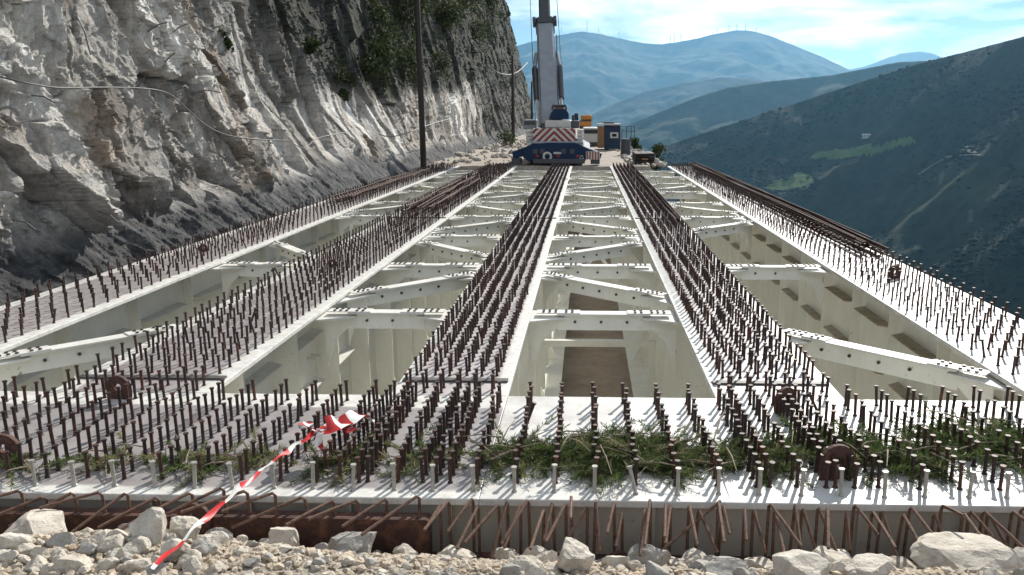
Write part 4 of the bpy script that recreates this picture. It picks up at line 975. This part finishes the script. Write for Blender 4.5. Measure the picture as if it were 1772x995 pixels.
for px in (1009, 1035):
    q = P3(px, 252, 60)
    for yy in (60.9, 63.6): MB().tube([(q[0] - .11, yy, .3), (q[0] + .11, yy, .3)], .33, 14).build('wheel', M['black'], vn_)
ex = thing('excavator', 'orange excavator standing behind the crane', 'excavator', (P3(1010, 248, 68)[0], 68, 0))
slab('body', M['orange'], 1001, 1024, 210, 219, 68, 71, ex, .1); slab('engine_cover', M['orange'], 1005, 1025, 199, 208, 68.2, 70.5, ex, .1); slab('grille', M['crane_dark'], 1001, 1024, 208.2, 210, 68.1, 70.8, ex); slab('undercarriage', M['crane_dark'], 1003, 1022, 219.2, 228, 68.4, 70.8, ex)
slab('cab', M['glass'], 994, 1000.5, 196, 215, 69, 70.6, ex, .08)
for px in (999, 1019): slab('track', M['black'], px, px + 8, 228, 243, 67.8, 71.4, ex, .15)
bs = thing('board_stack', 'stack of dark formwork boards on the valley edge beside the deck end', 'boards', (2.75, 39, 0))
for k in range(6):
    for j in range(3): MB().box(2.3 + j * .31, 2.59 + j * .31, 38.2 + random.random() * .3, 40.6 + random.random() * .4, k * .075 + .0, k * .075 + .07).build('board', M['booth_brown' if random.random() < .3 else 'pole'], bs)
dr = thing('fuel_drum', 'dark drum standing beside the blue booth', 'drum', (2.25, 47, 0)); MB().tube([(2.25, 47, -.02), (2.25, 47, .88)], .29, 16).build('shell', M['crane_dark'], dr)
for zz_ in (.28, .58): MB().tube([(2.25 + .295 * math.cos(a_), 47 + .295 * math.sin(a_), zz_) for a_ in np.linspace(0, 6.2832, 20)], .014, 5).build('hoop', M['crane_dark'], dr)
fn = thing('railing', 'thin dark railing on the valley edge right of the booth', 'railing', (P3(1085, 240, 62)[0], 62, 0))
for px in (1076, 1084, 1092, 1098): q = P3(px, 236, 62); MB().tube([(q[0], 62, -.3), (q[0], 62, P3(px, 218, 62)[2])], .03, 6).build('post', M['crane_dark'], fn)
for py in (219, 227): MB().tube([P3(1076, py, 62), P3(1098, py, 62)], .025, 6).build('rail', M['crane_dark'], fn)
P = np.array([[random.uniform(1.9, 3.6), random.uniform(37, 62), 0] for _ in range(160)]); P[:, 2] = -.02; v, f = blobs(P, .05 + .24 * rng.random(160) ** 3, (1.1, .9, .7), .3)
kind(tag(link('rubble', npmesh('rubble', v, f), M['stone_grey']), 'loose rubble along the valley edge beyond the deck', 'rubble'), 'stuff')
P = np.array([[random.uniform(-7.3, -3.5), random.uniform(38, 75), 0] for _ in range(260)]); v, f = blobs(P, .05 + .20 * rng.random(260) ** 3, (1.1, .9, .7), .3)
kind(tag(link('rubble', npmesh('rubble', v, f), M['stone_grey']), 'loose rubble at the cliff foot left of the crane', 'rubble'), 'stuff')
for k, (x, y, r_, lab) in enumerate([(3.3, 56, .6, 'green shrub on the valley edge right of the booth'), (3.6, 66, .7, 'low bushy shrub on the slope edge beyond the railing'), (3.8, 46, .8, 'low shrub on the valley edge beside the deck end'), (-6.2, 60, 1.2, 'brownish shrub at the cliff foot by the shorter pole')]):
    shrub(lab, 0, 0, r_, 900, .09, 'leaf_dark', (x, y, -.1), 'shrub', 'shrubs beside the road bed')

# ------------------------------------------------------------------ far things: house and wind turbines
q = on_hill(1500, 236); hs = thing('house', 'tiny white house on the dark hillside across the valley', 'house', tuple(q))
MB().box(q[0] - 8, q[0] + 8, q[1] - 4, q[1] + 4, q[2] - 4, q[2] + 3.2).build('wall', M['off_white'], hs)
MB().prism([(q[0] - 9, q[1] - 5, q[2] + 3.22), (q[0] - 9, q[1] + 5, q[2] + 3.22), (q[0] - 9, q[1], q[2] + 5)], (18, 0, 0)).build('roof', M['off_white'], hs)
for k, dx in enumerate((-6, -2, 2, 6)): MB().box(q[0] + dx - .7, q[0] + dx + .7, q[1] - 4.1, q[1] - 4.01, q[2] + .4, q[2] + 2.0).build('window', M['glass'], hs)
TUR = [(972, 62, 12), (1016, 56, 16), (1036, 60, 10), (1071, 69, 12), (1160, 76, 13), (1167, 75, 15), (1178, 74, 14), (1241, 60, 10), (1261, 57, 12), (1275, 54, 10), (1290, 55, 13), (1308, 57, 9)]
tl = ['leftmost on the crest beside the crane boom', 'on the left summit of the far mountain, tallest there', 'just right of the left summit', 'alone on the slope right of the left summit', 'first of the three in the saddle', 'second of the three in the saddle', 'third of the three in the saddle',
      'leftmost on the right summit', 'second from left on the right summit', 'in the middle of the right summit', 'second from right on the right summit', 'rightmost on the right summit']
for k, (px, py, hp) in enumerate(TUR):
    d = ray(px, py); q = C0 + d * (9000 / math.hypot(d[0], d[1])); h = hp / F * 9050 + 6; q[2] -= 10
    tb = thing('wind_turbine', 'far wind turbine ' + tl[k], 'wind turbine', tuple(q), 'wind turbines on the far mountain')
    MB().tube([q, q + np.array([0, 0, h])], [4.2, 2.8], 7).build('tower', M['turbine'], tb)
    hub = q + np.array([0, -4, h]); MB().box(hub[0] - 2.2, hub[0] + 2.2, hub[1], hub[1] + 8, hub[2] - 2, hub[2] + 2.2).build('nacelle', M['turbine'], tb)
    a0 = random.random() * 2
    for j in range(3):
        a_ = a0 + j * 2.0944; MB().tube([hub, hub + np.array([math.sin(a_), 0, math.cos(a_)]) * 34], [2.4, .9], 5).build('blade', M['turbine'], tb)

# ------------------------------------------------------------------ haze: even air round everything
hz = MB().box(-14500, 14500, -2500, 15800, -440, 1120).build('haze', None); kind(hz, 'stuff')
hm = bpy.data.materials.new('haze'); hm.use_nodes = True; t = hm.node_tree; t.nodes.clear()
pv = t.nodes.new('ShaderNodeVolumePrincipled'); pv.inputs['Color'].default_value = (.30, .66, 1, 1); pv.inputs['Density'].default_value = .000042; pv.inputs['Anisotropy'].default_value = .5
ot = t.nodes.new('ShaderNodeOutputMaterial'); t.links.new(pv.outputs[0], ot.inputs['Volume']); hz.data.materials.append(hm)
tag(hz, 'pale blue haze filling the air over the valley', 'haze')
